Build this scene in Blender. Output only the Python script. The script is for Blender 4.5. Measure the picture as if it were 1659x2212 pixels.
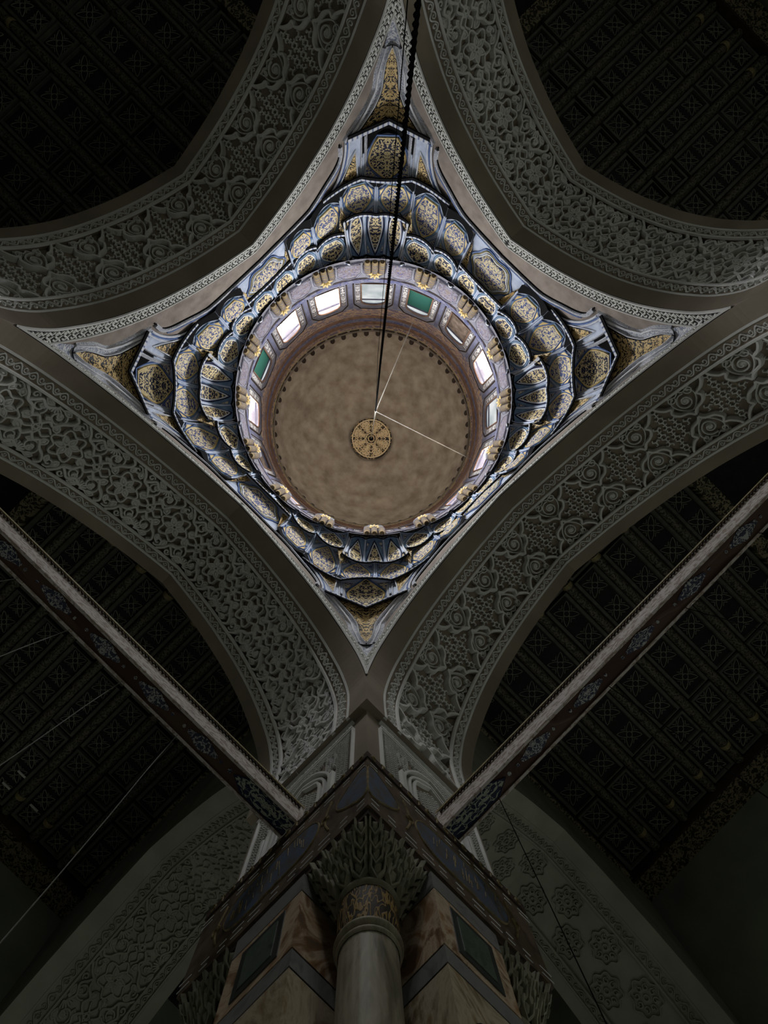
import bpy, math, random
import numpy as np
from mathutils import Matrix, Vector
random.seed(3); rng = np.random.default_rng(3)
for o in list(bpy.data.objects): bpy.data.objects.remove(o)
SC = bpy.context.scene; COL = SC.collection
Z0 = 1.6                       # camera height above the floor; "h" below is height above the camera
A, B, T = 4.61, 5.0, 2.8       # half sizes of the domed bay, thickness of arches and piers
HS, HC = 9.21, 7.1             # springing of the arches, top of the pier cornice

# ------------------------------------------------------------------ camera
def rot(rx, ry, rz):
    s = math.sqrt(.5); Bm = np.array([[-s, s, 0], [s, s, 0], [0, 0, 1.]])
    c, n = math.cos, math.sin
    Rz = np.array([[c(rz), -n(rz), 0], [n(rz), c(rz), 0], [0, 0, 1]])
    Rx = np.array([[1, 0, 0], [0, c(rx), -n(rx)], [0, n(rx), c(rx)]])
    Ry = np.array([[c(ry), 0, n(ry)], [0, 1, 0], [-n(ry), 0, c(ry)]])
    return Rx @ Ry @ Rz @ Bm
M = rot(0.005, -0.035, -0.002)
cd = bpy.data.cameras.new('camera'); cam = bpy.data.objects.new('camera', cd); COL.objects.link(cam)
cd.sensor_fit = 'VERTICAL'; cd.sensor_height = 36.0; cd.lens = 1200 / 2212 * 36.0
cd.clip_start = 0.05; cd.clip_end = 200
mw = Matrix.Identity(4)
for i in range(3):
    mw[i][0] = M[0][i]; mw[i][1] = M[1][i]; mw[i][2] = -M[2][i]
mw[0][3], mw[1][3], mw[2][3] = -2.434, -2.884, Z0
cam.matrix_world = mw; SC.camera = cam

# ------------------------------------------------------------------ light and exposure
SKY_L, AISLE_L = 88.0, 1.4     # radiance of the overcast sky outside the drum windows / of the green glass in the aisle windows
w = bpy.data.worlds.new('world'); SC.world = w; w.use_nodes = True
_nt = w.node_tree; _bg = _nt.nodes['Background']; _bg.inputs[1].default_value = SKY_L
_tc = _nt.nodes.new('ShaderNodeTexCoord'); _sx = _nt.nodes.new('ShaderNodeSeparateXYZ'); _nt.links.new(_tc.outputs['Generated'], _sx.inputs[0])
_rp = _nt.nodes.new('ShaderNodeValToRGB'); _nt.links.new(_sx.outputs[2], _rp.inputs[0])
_rp.color_ramp.elements[0].position = .0; _rp.color_ramp.elements[0].color = (.27, .255, .23, 1)
_rp.color_ramp.elements[1].position = .03; _rp.color_ramp.elements[1].color = (.97, .99, 1, 1)
_nt.links.new(_rp.outputs[0], _bg.inputs[0])
SC.view_settings.view_transform = 'Standard'; SC.view_settings.look = 'None'
SC.view_settings.exposure = 0.12; SC.view_settings.gamma = 1.0; SC.view_settings.use_curve_mapping = False
SC.cycles.use_denoising = True
SC.cycles.max_bounces = 8; SC.cycles.diffuse_bounces = 6

# ------------------------------------------------------------------ materials
MAT = {}
def srgb(r, g, b):
    f = lambda c: (c / 255 / 12.92) if c <= 10 else ((c / 255 + .055) / 1.055) ** 2.4
    return (f(r), f(g), f(b), 1)
def newmat(name, rough=.85, spec=.3):
    m = bpy.data.materials.new(name); m.use_nodes = True; MAT[name] = m
    b = m.node_tree.nodes['Principled BSDF']; b.inputs['Roughness'].default_value = rough
    b.inputs['Specular IOR Level'].default_value = spec
    return m, m.node_tree, b
def nd(nt, t, **k):
    n = nt.nodes.new(t)
    for a, v in k.items(): setattr(n, a, v)
    return n
def ramp(nt, fac, stops, interp='LINEAR'):
    r = nd(nt, 'ShaderNodeValToRGB'); cr = r.color_ramp; cr.interpolation = interp
    while len(cr.elements) < len(stops): cr.elements.new(.5)
    for e, (p, c) in zip(cr.elements, stops): e.position = p; e.color = c
    nt.links.new(fac, r.inputs[0]); return r
def math_(nt, op, a, b=None):
    n = nd(nt, 'ShaderNodeMath', operation=op)
    for i, v in enumerate((a, b)):
        if v is None: continue
        if isinstance(v, (int, float)): n.inputs[i].default_value = v
        else: nt.links.new(v, n.inputs[i])
    return n.outputs[0]
def mottled(name, c1, c2, scale=1.5, rough=.88, bump=.15, detail=5, spec=.25, fine=18):
    m, nt, b = newmat(name, rough, spec)
    g = nd(nt, 'ShaderNodeNewGeometry')
    n = nd(nt, 'ShaderNodeTexNoise'); n.inputs['Scale'].default_value = scale; n.inputs['Detail'].default_value = detail
    nt.links.new(g.outputs['Position'], n.inputs['Vector'])
    r = ramp(nt, n.outputs[0], [(.3, c1), (.7, c2)]); nt.links.new(r.outputs[0], b.inputs['Base Color'])
    if bump:
        n2 = nd(nt, 'ShaderNodeTexNoise'); n2.inputs['Scale'].default_value = fine; n2.inputs['Detail'].default_value = 3
        nt.links.new(g.outputs['Position'], n2.inputs['Vector'])
        bp = nd(nt, 'ShaderNodeBump'); bp.inputs['Strength'].default_value = bump; bp.inputs['Distance'].default_value = .02
        nt.links.new(n2.outputs[0], bp.inputs['Height']); nt.links.new(bp.outputs[0], b.inputs['Normal'])
    return m
def arabesque(name, ground, line, sx=5, sy=5, freq=2.2, width=.5, mirror=True, rough=.6, dist=.8, line2=None, spec=.35, seedamp=7.0, metal=0.):
    """scrolling lines painted on a ground, mirrored about the middle of the panel's own UV frame"""
    m, nt, b = newmat(name, rough, spec); b.inputs['Metallic'].default_value = metal
    uv = nd(nt, 'ShaderNodeUVMap'); sp = nd(nt, 'ShaderNodeSeparateXYZ'); nt.links.new(uv.outputs[0], sp.inputs[0])
    x = math_(nt, 'ABSOLUTE', sp.outputs[0]) if mirror else sp.outputs[0]
    oi = nd(nt, 'ShaderNodeObjectInfo')
    cb = nd(nt, 'ShaderNodeCombineXYZ')
    nt.links.new(math_(nt, 'MULTIPLY', x, sx), cb.inputs[0]); nt.links.new(math_(nt, 'MULTIPLY', sp.outputs[1], sy), cb.inputs[1])
    nt.links.new(math_(nt, 'MULTIPLY', oi.outputs['Random'], seedamp), cb.inputs[2])
    n = nd(nt, 'ShaderNodeTexNoise'); n.inputs['Scale'].default_value = 1; n.inputs['Detail'].default_value = .6; n.inputs['Distortion'].default_value = dist
    nt.links.new(cb.outputs[0], n.inputs['Vector'])
    f = math_(nt, 'PINGPONG', math_(nt, 'MULTIPLY', n.outputs[0], freq * 2), 1.0)
    l2 = line2 or line
    r = ramp(nt, f, [(0, line), (width - .05, l2), (width + .03, ground), (1, ground)])
    nt.links.new(r.outputs[0], b.inputs['Base Color'])
    bp = nd(nt, 'ShaderNodeBump'); bp.invert = True; bp.inputs['Strength'].default_value = .4; bp.inputs['Distance'].default_value = .03
    r2 = ramp(nt, f, [(width - .12, (0, 0, 0, 1)), (width + .06, (1, 1, 1, 1))]); nt.links.new(r2.outputs[0], bp.inputs['Height'])
    nt.links.new(bp.outputs[0], b.inputs['Normal'])
    return m
def plain(name, c, rough=.7, spec=.3, metal=0.):
    m, nt, b = newmat(name, rough, spec); b.inputs['Base Color'].default_value = c; b.inputs['Metallic'].default_value = metal; return m
def glow(name, c, strength, c2=None):
    m, nt, b = newmat(name, .6); nt.nodes.remove(b)
    e = nd(nt, 'ShaderNodeEmission'); e.inputs[1].default_value = strength; e.inputs[0].default_value = c
    if c2:
        g = nd(nt, 'ShaderNodeNewGeometry'); n = nd(nt, 'ShaderNodeTexNoise'); n.inputs['Scale'].default_value = 1.3; n.inputs['Detail'].default_value = 4
        nt.links.new(g.outputs['Position'], n.inputs['Vector']); r = ramp(nt, n.outputs[0], [(.4, c), (.7, c2)]); nt.links.new(r.outputs[0], e.inputs[0])
    nt.links.new(e.outputs[0], nt.nodes['Material Output'].inputs[0]); return m
def striped(name, cols, period, axis=2, rough=.6):
    """painted rings that repeat along one axis of the UV frame"""
    m, nt, b = newmat(name, rough, .3)
    uv = nd(nt, 'ShaderNodeUVMap'); sp = nd(nt, 'ShaderNodeSeparateXYZ'); nt.links.new(uv.outputs[0], sp.inputs[0])
    f = math_(nt, 'FRACT', math_(nt, 'DIVIDE', sp.outputs[axis], period))
    r = ramp(nt, f, [(i / len(cols), c) for i, c in enumerate(cols)], 'CONSTANT'); nt.links.new(r.outputs[0], b.inputs['Base Color']); return m

mottled('stone', srgb(188, 187, 184), srgb(211, 210, 207), 1.2, .9, .2)
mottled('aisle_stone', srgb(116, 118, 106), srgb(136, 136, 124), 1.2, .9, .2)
mottled('stone_plain', srgb(120, 110, 97), srgb(140, 129, 114), .9, .9, .12)
mottled('plaster', srgb(122, 111, 103), srgb(150, 139, 130), 3.0, .92, .3, 7)
mottled('dome_plaster', srgb(132, 121, 106), srgb(176, 165, 148), 1.9, .95, .4, 10, fine=9)
arabesque('drum_paint', srgb(112, 110, 118), srgb(92, 91, 106), 9, 12, 2.2, .4, False, .8)
mottled('drum_pale', srgb(118, 116, 126), srgb(138, 136, 142), 5, .75, .05)
mottled('boss_paint', srgb(112, 94, 66), srgb(142, 122, 88), 8, .6, .1)
mottled('lilac', srgb(82, 82, 102), srgb(102, 102, 120), 4, .75, .05)
mottled('lace_white', srgb(196, 196, 192), srgb(216, 215, 210), 3, .85, .05)
plain('lace_ground', srgb(30, 30, 30), .9)
plain('black_paint_and_shade', srgb(14, 14, 16), .9, .1)  # also painted on as the shadow gaps between muqarnas tiers
mottled('grey_blue', srgb(158, 168, 190), srgb(190, 197, 212), 5, .7, .05)
mottled('pale_grey', srgb(196, 198, 204), srgb(218, 218, 222), 5, .75, .05)
mottled('mid_blue', srgb(72, 92, 142), srgb(98, 122, 168), 6, .65, .05)
mottled('teal', srgb(84, 112, 144), srgb(122, 146, 172), 6, .65, .05)
plain('navy', srgb(26, 32, 66), .6)
mottled('gold', srgb(200, 168, 100), srgb(228, 202, 142), 8, .45, .1, spec=.5)
mottled('pale_gold', srgb(228, 206, 160), srgb(244, 228, 190), 8, .5, .1)
mottled('dull_gold', srgb(128, 116, 82), srgb(160, 148, 108), 9, .6, .1)
mottled('tracery_line', srgb(118, 116, 106), srgb(144, 140, 128), 9, .6, .1)
mottled('worn_gilt', srgb(84, 72, 50), srgb(140, 124, 86), 14, .6, .1, 8)
mottled('brown_paint', srgb(92, 68, 52), srgb(122, 92, 72), 5, .7, .1)
mottled('dark_brown', srgb(46, 36, 30), srgb(62, 48, 40), 5, .8, .1)
arabesque('gold_on_navy', srgb(24, 30, 62), srgb(226, 210, 166), 12, 15, 2.3, .46, line2=srgb(204, 178, 122))
arabesque('gold_on_blue', srgb(52, 70, 128), srgb(222, 210, 178), 14, 16, 2.3, .48, line2=srgb(204, 184, 136))
arabesque('gold_on_black', srgb(16, 18, 30), srgb(214, 188, 132), 14, 15, 2.0, .42, line2=srgb(182, 150, 96))
arabesque('blue_on_lilac', srgb(124, 122, 134), srgb(62, 72, 122), 9, 10, 2.2, .42, line2=srgb(134, 112, 78))
arabesque('brown_frieze', srgb(98, 88, 100), srgb(160, 132, 106), 4, 9, 2.2, .4, False)
arabesque('lilac_frieze', srgb(112, 110, 122), srgb(76, 78, 110), 4.0, 8, 2.2, .4, False)
arabesque('dotted_bead', srgb(70, 64, 66), srgb(198, 194, 190), 8, 13, 2.4, .5)
arabesque('grey_scroll', srgb(120, 126, 146), srgb(198, 198, 200), 24, 28, 2.4, .5, False)
arabesque('medal_ground', srgb(40, 32, 26), srgb(196, 172, 124), 7, 11, 2.4, .3, False)
arabesque('beam_side', srgb(200, 192, 188), srgb(164, 148, 138), 10, 30, 1.6, .3, False, .8)
arabesque('beam_bottom', srgb(84, 64, 52), srgb(70, 48, 40), .7, 2, 1.6, .4, False, .8)
arabesque('beam_panel', srgb(30, 40, 70), srgb(168, 176, 160), 12, 26, 2.2, .34)
arabesque('beam_medal', srgb(54, 58, 80), srgb(170, 172, 172), 22, 26, 2.2, .30)
striped('lip_dash', [srgb(188, 190, 196), srgb(188, 190, 196), srgb(96, 106, 138)], .14, 0)
mottled('rope_dark', srgb(18, 18, 19), srgb(28, 28, 29), 60, 1., .0, spec=0.)
mottled('cord_white', srgb(158, 156, 150), srgb(174, 172, 166), 20, .8, .0)
plain('cord_grey', srgb(120, 120, 116), .7)
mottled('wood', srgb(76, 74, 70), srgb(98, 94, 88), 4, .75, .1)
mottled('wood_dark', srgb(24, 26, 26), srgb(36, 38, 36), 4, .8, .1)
arabesque('wood_gilt', srgb(46, 43, 38), srgb(106, 100, 86), 16, 14, 2.2, .42, False)
arabesque('wood_tracery', srgb(26, 29, 30), srgb(84, 84, 76), 6, 6, 2.4, .22)
arabesque('wood_frieze', srgb(44, 40, 30), srgb(134, 124, 98), 9, 9, 2.2, .36, False)
def marble(name, cols, scale, dist=2.2, rough=.38, stretch=(1, 1, 1)):
    m, nt, b = newmat(name, rough, .5); g = nd(nt, 'ShaderNodeNewGeometry'); mp_ = nd(nt, 'ShaderNodeMapping'); mp_.inputs['Scale'].default_value = stretch
    nt.links.new(g.outputs['Position'], mp_.inputs[0]); n = nd(nt, 'ShaderNodeTexNoise')
    for k, v in (('Scale', scale), ('Detail', 9), ('Roughness', .62), ('Distortion', dist)): n.inputs[k].default_value = v
    nt.links.new(mp_.outputs[0], n.inputs['Vector']); r = ramp(nt, n.outputs[0], [(.28 + .44 * i / (len(cols) - 1), c) for i, c in enumerate(cols)]); nt.links.new(r.outputs[0], b.inputs['Base Color']); return m
marble('marble_veined', [srgb(84, 70, 50), srgb(128, 112, 86), srgb(178, 166, 144), srgb(142, 122, 92), srgb(100, 92, 80)], 1.6)
marble('marble_rust', [srgb(92, 66, 44), srgb(150, 116, 84), srgb(186, 168, 146), srgb(122, 92, 66), srgb(96, 84, 70)], 1.7)
marble('marble_grey', [srgb(92, 92, 92), srgb(124, 124, 122), srgb(108, 106, 104)], 2.5)
marble('marble_dark', [srgb(36, 40, 38), srgb(60, 64, 60), srgb(46, 48, 46)], 3)
marble('marble_green', [srgb(40, 52, 46), srgb(84, 94, 84), srgb(56, 66, 58)], 3)
marble('column_stone', [srgb(72, 68, 54), srgb(118, 112, 92), srgb(150, 144, 124), srgb(96, 90, 72)], 3.0, 1.8, .55, (1, 1, .35))
mottled('capital_stone', srgb(96, 96, 82), srgb(142, 140, 122), 6, .75, .25)
arabesque('neck_gilt', srgb(42, 36, 26), srgb(138, 112, 64), 20, 8, 2.0, .28, False)
mottled('entab_brown', srgb(58, 48, 40), srgb(100, 84, 68), 6, .7, .15, 8)
mottled('entab_blue', srgb(82, 74, 64), srgb(76, 90, 114), 7, .7, .15, 9)
mottled('carpet', srgb(118, 112, 104), srgb(146, 140, 130), 2, .95, .0)
mottled('aisle_wall', srgb(110, 116, 104), srgb(136, 140, 126), .7, .9, .1)
_m, _nt, _b = newmat('clear_glass', .05); _nt.nodes.remove(_b)
_t = nd(_nt, 'ShaderNodeBsdfTransparent'); _g = nd(_nt, 'ShaderNodeBsdfGlossy'); _g.inputs['Roughness'].default_value = .05; _mx = nd(_nt, 'ShaderNodeMixShader'); _mx.inputs[0].default_value = .04
_nt.links.new(_t.outputs[0], _mx.inputs[1]); _nt.links.new(_g.outputs[0], _mx.inputs[2]); _nt.links.new(_mx.outputs[0], _nt.nodes['Material Output'].inputs[0])
glow('grey_pane', srgb(176, 184, 186), 1.0, srgb(226, 228, 228))
arabesque('green_blind', srgb(24, 78, 66), srgb(34, 92, 78), 1.2, 7, 1.5, .5, False, .9)
mottled('shut_board', srgb(70, 58, 48), srgb(120, 104, 92), 5, .8, .1)
for _k, _v in (('x-1', 1.5), ('x1', .5), ('y-1', .6), ('y1', 1.9)): glow('aisle_glass_' + _k, (.88, .95, .84, 1), AISLE_L * _v)

# ------------------------------------------------------------------ mesh helpers
class MB:
    def __init__(s): s.v = []; s.f = []; s.u = []; s.n = 0
    def add(s, V, F, U=None):
        V = np.asarray(V, float).reshape(-1, 3); s.v.append(V)
        s.f.append([tuple(i + s.n for i in f) for f in F])
        s.u.append(np.zeros((len(V), 3)) if U is None else np.asarray(U, float).reshape(-1, 3)); s.n += len(V); return s
    def build(s, name, mat, parent=None, smooth=False, z0=True, loc=None):
        V = np.concatenate(s.v); V = V + np.array([0, 0, Z0]) if z0 else V
        if parent is not None and z0: V = V - np.array(origin(parent))
        if loc is not None: V = V - np.array(loc)
        F = [f for g in s.f for f in g]
        me = bpy.data.meshes.new(name); me.from_pydata(V.tolist(), [], F)
        U = np.concatenate(s.u); li = np.zeros(len(me.loops), dtype=np.int32); me.loops.foreach_get('vertex_index', li)
        uv = me.uv_layers.new(name='UVMap'); uv.data.foreach_set('uv', U[li][:, :2].astype(np.float32).ravel())
        if smooth: me.polygons.foreach_set('use_smooth', [True] * len(me.polygons))
        me.materials.append(MAT[mat]); me.update()
        o = bpy.data.objects.new(name, me); COL.objects.link(o)
        if parent is not None: o.parent = parent
        if loc is not None: o.location = loc
        return o
def origin(o):
    p = Vector((0, 0, 0))
    while o is not None: p = p + o.location; o = o.parent
    return p
def empty(name, loc=(0, 0, 0)):
    o = bpy.data.objects.new(name, None); COL.objects.link(o); o.location = loc; o.empty_display_size = .2; return o
def tag(o, label=None, cat=None, group=None, kind=None):
    if label: o['label'] = label
    if cat: o['category'] = cat
    if group: o['group'] = group
    if kind: o['kind'] = kind
    return o
def gridfaces(r, c, closed=False):
    F = []
    for i in range(r - 1):
        for j in range(c if closed else c - 1):
            k = (j + 1) % c; F.append((i * c + j, i * c + k, (i + 1) * c + k, (i + 1) * c + j))
    return F
def sheet(mb, S, Tt, fmap, n=0., uv=None):
    s, t = np.meshgrid(np.asarray(S, float), np.asarray(Tt, float)); s = s.ravel(); t = t.ravel()
    nn = n(s, t) if callable(n) else np.full_like(s, n)
    P = fmap(s, t, nn); U = np.stack([s, t, 0 * s], 1) if uv is None else uv(s, t)
    mb.add(P, gridfaces(len(Tt), len(S)), U); return mb
def ribbon(mb, pts, hw, hg, fmap, closed=False, n0=0., taper=.6):
    p = np.asarray(pts, float)
    if closed: d = np.roll(p, -1, 0) - np.roll(p, 1, 0)
    else: d = np.gradient(p, axis=0)
    L = np.hypot(d[:, 0], d[:, 1]) + 1e-9; nx = -d[:, 1] / L; ny = d[:, 0] / L
    hw = np.broadcast_to(hw, (len(p),))
    V = []; U = []; acc = np.concatenate([[0], np.cumsum(np.hypot(*np.diff(p, axis=0).T))])
    for k, nn in ((-1, n0), (-taper, n0 + hg), (taper, n0 + hg), (1, n0)):
        V.append(fmap(p[:, 0] + nx * hw * k, p[:, 1] + ny * hw * k, np.full(len(p), nn))); U.append(np.stack([acc, np.full(len(p), k * .5 + .5), 0 * acc], 1))
    N = len(p); V = np.stack(V, 1).reshape(-1, 3); U = np.stack(U, 1).reshape(-1, 3); F = []
    for i in range(N if closed else N - 1):
        a = i * 4; b = ((i + 1) % N) * 4
        for j in range(3): F.append((a + j, b + j, b + j + 1, a + j + 1))
    if not closed: F += [(0, 1, 2, 3), ((N - 1) * 4 + 3, (N - 1) * 4 + 2, (N - 1) * 4 + 1, (N - 1) * 4)]
    mb.add(V, F, U); return mb
def plate(mb, outline, hg, fmap, n0=0., edge=.0, uvc=None, rim=.7):
    """a raised pillow-shaped plate over a closed outline"""
    p = np.asarray(outline, float); c = p.mean(0); N = len(p)
    rings = [(1., n0), (1., n0 + edge), (rim, n0 + edge + (hg - edge) * .8), (.35, n0 + hg)]
    V = []; U = []
    for k, nn in rings:
        q = c + (p - c) * k; V.append(fmap(q[:, 0], q[:, 1], np.full(N, nn))); U.append(np.column_stack([q if uvc is None else (q - uvc), np.zeros(N)]))
    V.append(fmap(np.array([c[0]]), np.array([c[1]]), np.array([n0 + hg * 1.04]))); U.append(np.array([[c[0], c[1], 0] if uvc is None else [c[0] - uvc[0], c[1] - uvc[1], 0]]))
    F = gridfaces(4, N, True) + [(3 * N + i, 3 * N + (i + 1) % N, 4 * N) for i in range(N)]
    mb.add(np.concatenate(V), F, np.concatenate(U)); return mb
def box(mb, x0, x1, y0, y1, z0, z1):
    V = [(x, y, z) for z in (z0, z1) for y in (y0, y1) for x in (x0, x1)]
    U = [(v[0] + v[1] * .0, v[2] + v[1], 0) for v in V]
    mb.add(V, [(0, 2, 3, 1), (4, 5, 7, 6), (0, 1, 5, 4), (2, 6, 7, 3), (0, 4, 6, 2), (1, 3, 7, 5)], U); return mb
def tube(mb, P, r, sides=8, caps=True):
    P = np.asarray(P, float); N = len(P); d = np.gradient(P, axis=0); d /= np.linalg.norm(d, axis=1)[:, None] + 1e-9
    r = np.broadcast_to(r, (N,)); up = np.array([0, 0, 1.]) if abs(d[0, 2]) < .9 else np.array([1., 0, 0])
    x = np.cross(d, up); x /= np.linalg.norm(x, axis=1)[:, None] + 1e-9; y = np.cross(d, x); V = []; U = []
    acc = np.concatenate([[0], np.cumsum(np.linalg.norm(np.diff(P, axis=0), axis=1))])
    for k in range(sides):
        a = 2 * math.pi * k / sides; V.append(P + (x * math.cos(a) + y * math.sin(a)) * r[:, None]); U.append(np.stack([np.full(N, k / sides), acc, 0 * acc], 1))
    V = np.stack(V, 1).reshape(-1, 3); F = gridfaces(N, sides, True)
    if caps: F += [tuple(range(sides)), tuple(range((N - 1) * sides, N * sides))]
    mb.add(V, F, np.stack(U, 1).reshape(-1, 3)); return mb
def lathe(mb, prof, cx=0., cy=0., seg=96, a0=0., a1=2 * math.pi):
    full = abs(a1 - a0 - 2 * math.pi) < 1e-6; th = np.linspace(a0, a1, seg, endpoint=not full)
    prof = np.asarray(prof, float); V = []; U = []; acc = np.concatenate([[0], np.cumsum(np.hypot(*np.diff(prof, axis=0).T))])
    for (r, h), l in zip(prof, acc):
        V.append(np.stack([cx + r * np.cos(th), cy + r * np.sin(th), 0 * th + h], 1)); U.append(np.stack([th * max(prof[:, 0]), 0 * th + l, 0 * th], 1))
    mb.add(np.concatenate(V), gridfaces(len(prof), len(th), full), np.concatenate(U)); return mb
# flat shapes
def circ(cx, cy, r, n=20, a0=0., ry=None): 
    t = np.linspace(0, 2 * math.pi, n, endpoint=False) + a0; return np.stack([cx + r * np.cos(t), cy + (ry or r) * np.sin(t)], 1)
def spiral(cx, cy, r0, r1, turns, a0, n=22, hand=1):
    t = np.linspace(0, 1, n); a = a0 + hand * t * turns * 2 * math.pi; r = r0 + (r1 - r0) * t; return np.stack([cx + r * np.cos(a), cy + r * np.sin(a)], 1)
def leaf(cx, cy, L, w_, ang, n=7):
    t = np.linspace(0, 1, n); y = w_ * np.sin(math.pi * t ** .8); p = np.concatenate([np.stack([t * L, y], 1), np.stack([t * L, -y], 1)[::-1][1:-1]])
    c, s = math.cos(ang), math.sin(ang); return np.stack([cx + p[:, 0] * c - p[:, 1] * s, cy + p[:, 0] * s + p[:, 1] * c], 1)
def smooth(pts, n=6, closed=False):
    p = np.asarray(pts, float); N = len(p); out = []
    for i in range(N if closed else N - 1):
        p0, p1, p2, p3 = (p[(i - 1) % N], p[i], p[(i + 1) % N], p[(i + 2) % N]) if closed else (p[max(i - 1, 0)], p[i], p[i + 1], p[min(i + 2, N - 1)])
        for k in range(n):
            t = k / n; out.append(.5 * ((2 * p1) + (-p0 + p2) * t + (2 * p0 - 5 * p1 + 4 * p2 - p3) * t * t + (-p0 + 3 * p1 - 3 * p2 + p3) * t ** 3))
    if not closed: out.append(p[-1])
    return np.array(out)
def flip(p, sx=1, sy=1): return np.asarray(p) * np.array([sx, sy])
def shift(p, dx, dy=0.): return np.asarray(p) + np.array([dx, dy])

# ------------------------------------------------------------------ arches
ARC = [(1, 0), (1, .7), (.994, 1.2), (.973, 1.62), (.93, 2.12), (.868, 2.58), (.81, 2.95), (.714, 3.45), (.565, 4.03), (.36, 4.6), (.18, 4.97), (0, 5.26)]
class Arch:
    """curve of the soffit edge: s = arc length from the apex, t = depth from the bay's wall plane, n = towards the opening"""
    def __init__(s, O, eu, eo, half):
        s.O = np.array(O, float); s.eu = np.array(eu, float); s.eo = np.array(eo, float); s.half = half
        p = smooth([(u * half, HS + h) for u, h in ARC], 8); p = np.concatenate([p * [-1, 1], p[::-1][1:]])  # left springing -> apex -> right springing
        L = np.concatenate([[0], np.cumsum(np.hypot(*np.diff(p, axis=0).T))]); s.L = L[-1] / 2
        ss = np.linspace(-s.L, s.L, 193); s.ss = ss
        s.u = np.interp(ss, L - s.L, p[:, 0]); s.h = np.interp(ss, L - s.L, p[:, 1])
        du = np.gradient(s.u); dh = np.gradient(s.h); l = np.hypot(du, dh)
        s.nu = dh / l; s.nh = -du / l                    # towards the opening
    def uh(s, x): return np.interp(x, s.ss, s.u), np.interp(x, s.ss, s.h), np.interp(x, s.ss, s.nu), np.interp(x, s.ss, s.nh)
    def map(s, x, t, n):
        u, h, nu, nh = s.uh(x); return s.flat(u + n * nu, h + n * nh, -np.asarray(t, float))
    def flat(s, u, h, n):        # on the wall plane: n = towards the bay
        u = np.asarray(u, float); xy = s.O + np.outer(u, s.eu) - np.outer(np.broadcast_to(n, u.shape), s.eo); return np.column_stack([xy, np.broadcast_to(h, u.shape)])

def units_cloud(P, w_):
    """lobed cartouches with palmettes rising from both borders"""
    half = smooth([(0, .03), (.09, .14), (.27, .20), (.37, .34), (.32, .445), (.43, .49), (.55, .61), (.59, w_)], 4)
    out = []
    for sy in (1, -1):
        out.append(('strap', [flip(half, 1, sy), flip(half, -1, sy)]))
        pal = [spiral(0, .40 * sy, .2, .03, 1.7, 1.2 * sy, 34, sy), smooth([(-.16, .66 * sy), (-.27, .5 * sy), (-.2, .3 * sy), (0, .14 * sy), (.2, .3 * sy), (.27, .5 * sy), (.16, .66 * sy)], 4), spiral(-.21, .60 * sy, .10, .02, 1.2, 0, 16), spiral(.21, .60 * sy, .10, .02, 1.2, math.pi, 16, -1),
               smooth([(-.3, .69 * sy), (-.1, .62 * sy), (0, .68 * sy), (.1, .62 * sy), (.3, .69 * sy)], 3)]
        out.append(('palmette', pal))
    key = []
    g = .135; dx, dy = g * 1.5, g * math.sqrt(3) / 1.0
    for i in range(-4, 5):
        for j in range(-7, 8):
            x = P / 2 + i * dx; y = (j + (.5 if i % 2 else 0)) * dy * .62
            lim = np.interp(abs(y), [0, .22, .36, .455, .5, .63, .8], [.04, .25, .38, .34, .44, .56, .59])
            if abs(x - P / 2) > P / 2 - lim - .09 or abs(y) > w_ - .06: continue
            for k in range(3):
                a = math.pi / 2 + k * 2 * math.pi / 3 + (math.pi if j % 2 else 0)
                e = (x + .075 * math.cos(a), y + .075 * math.sin(a)); b_ = a + .9
                key.append(np.array([(x, y), e, (e[0] + .05 * math.cos(b_ + .6), e[1] + .05 * math.sin(b_ + .6))]))
    return out, key
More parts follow.
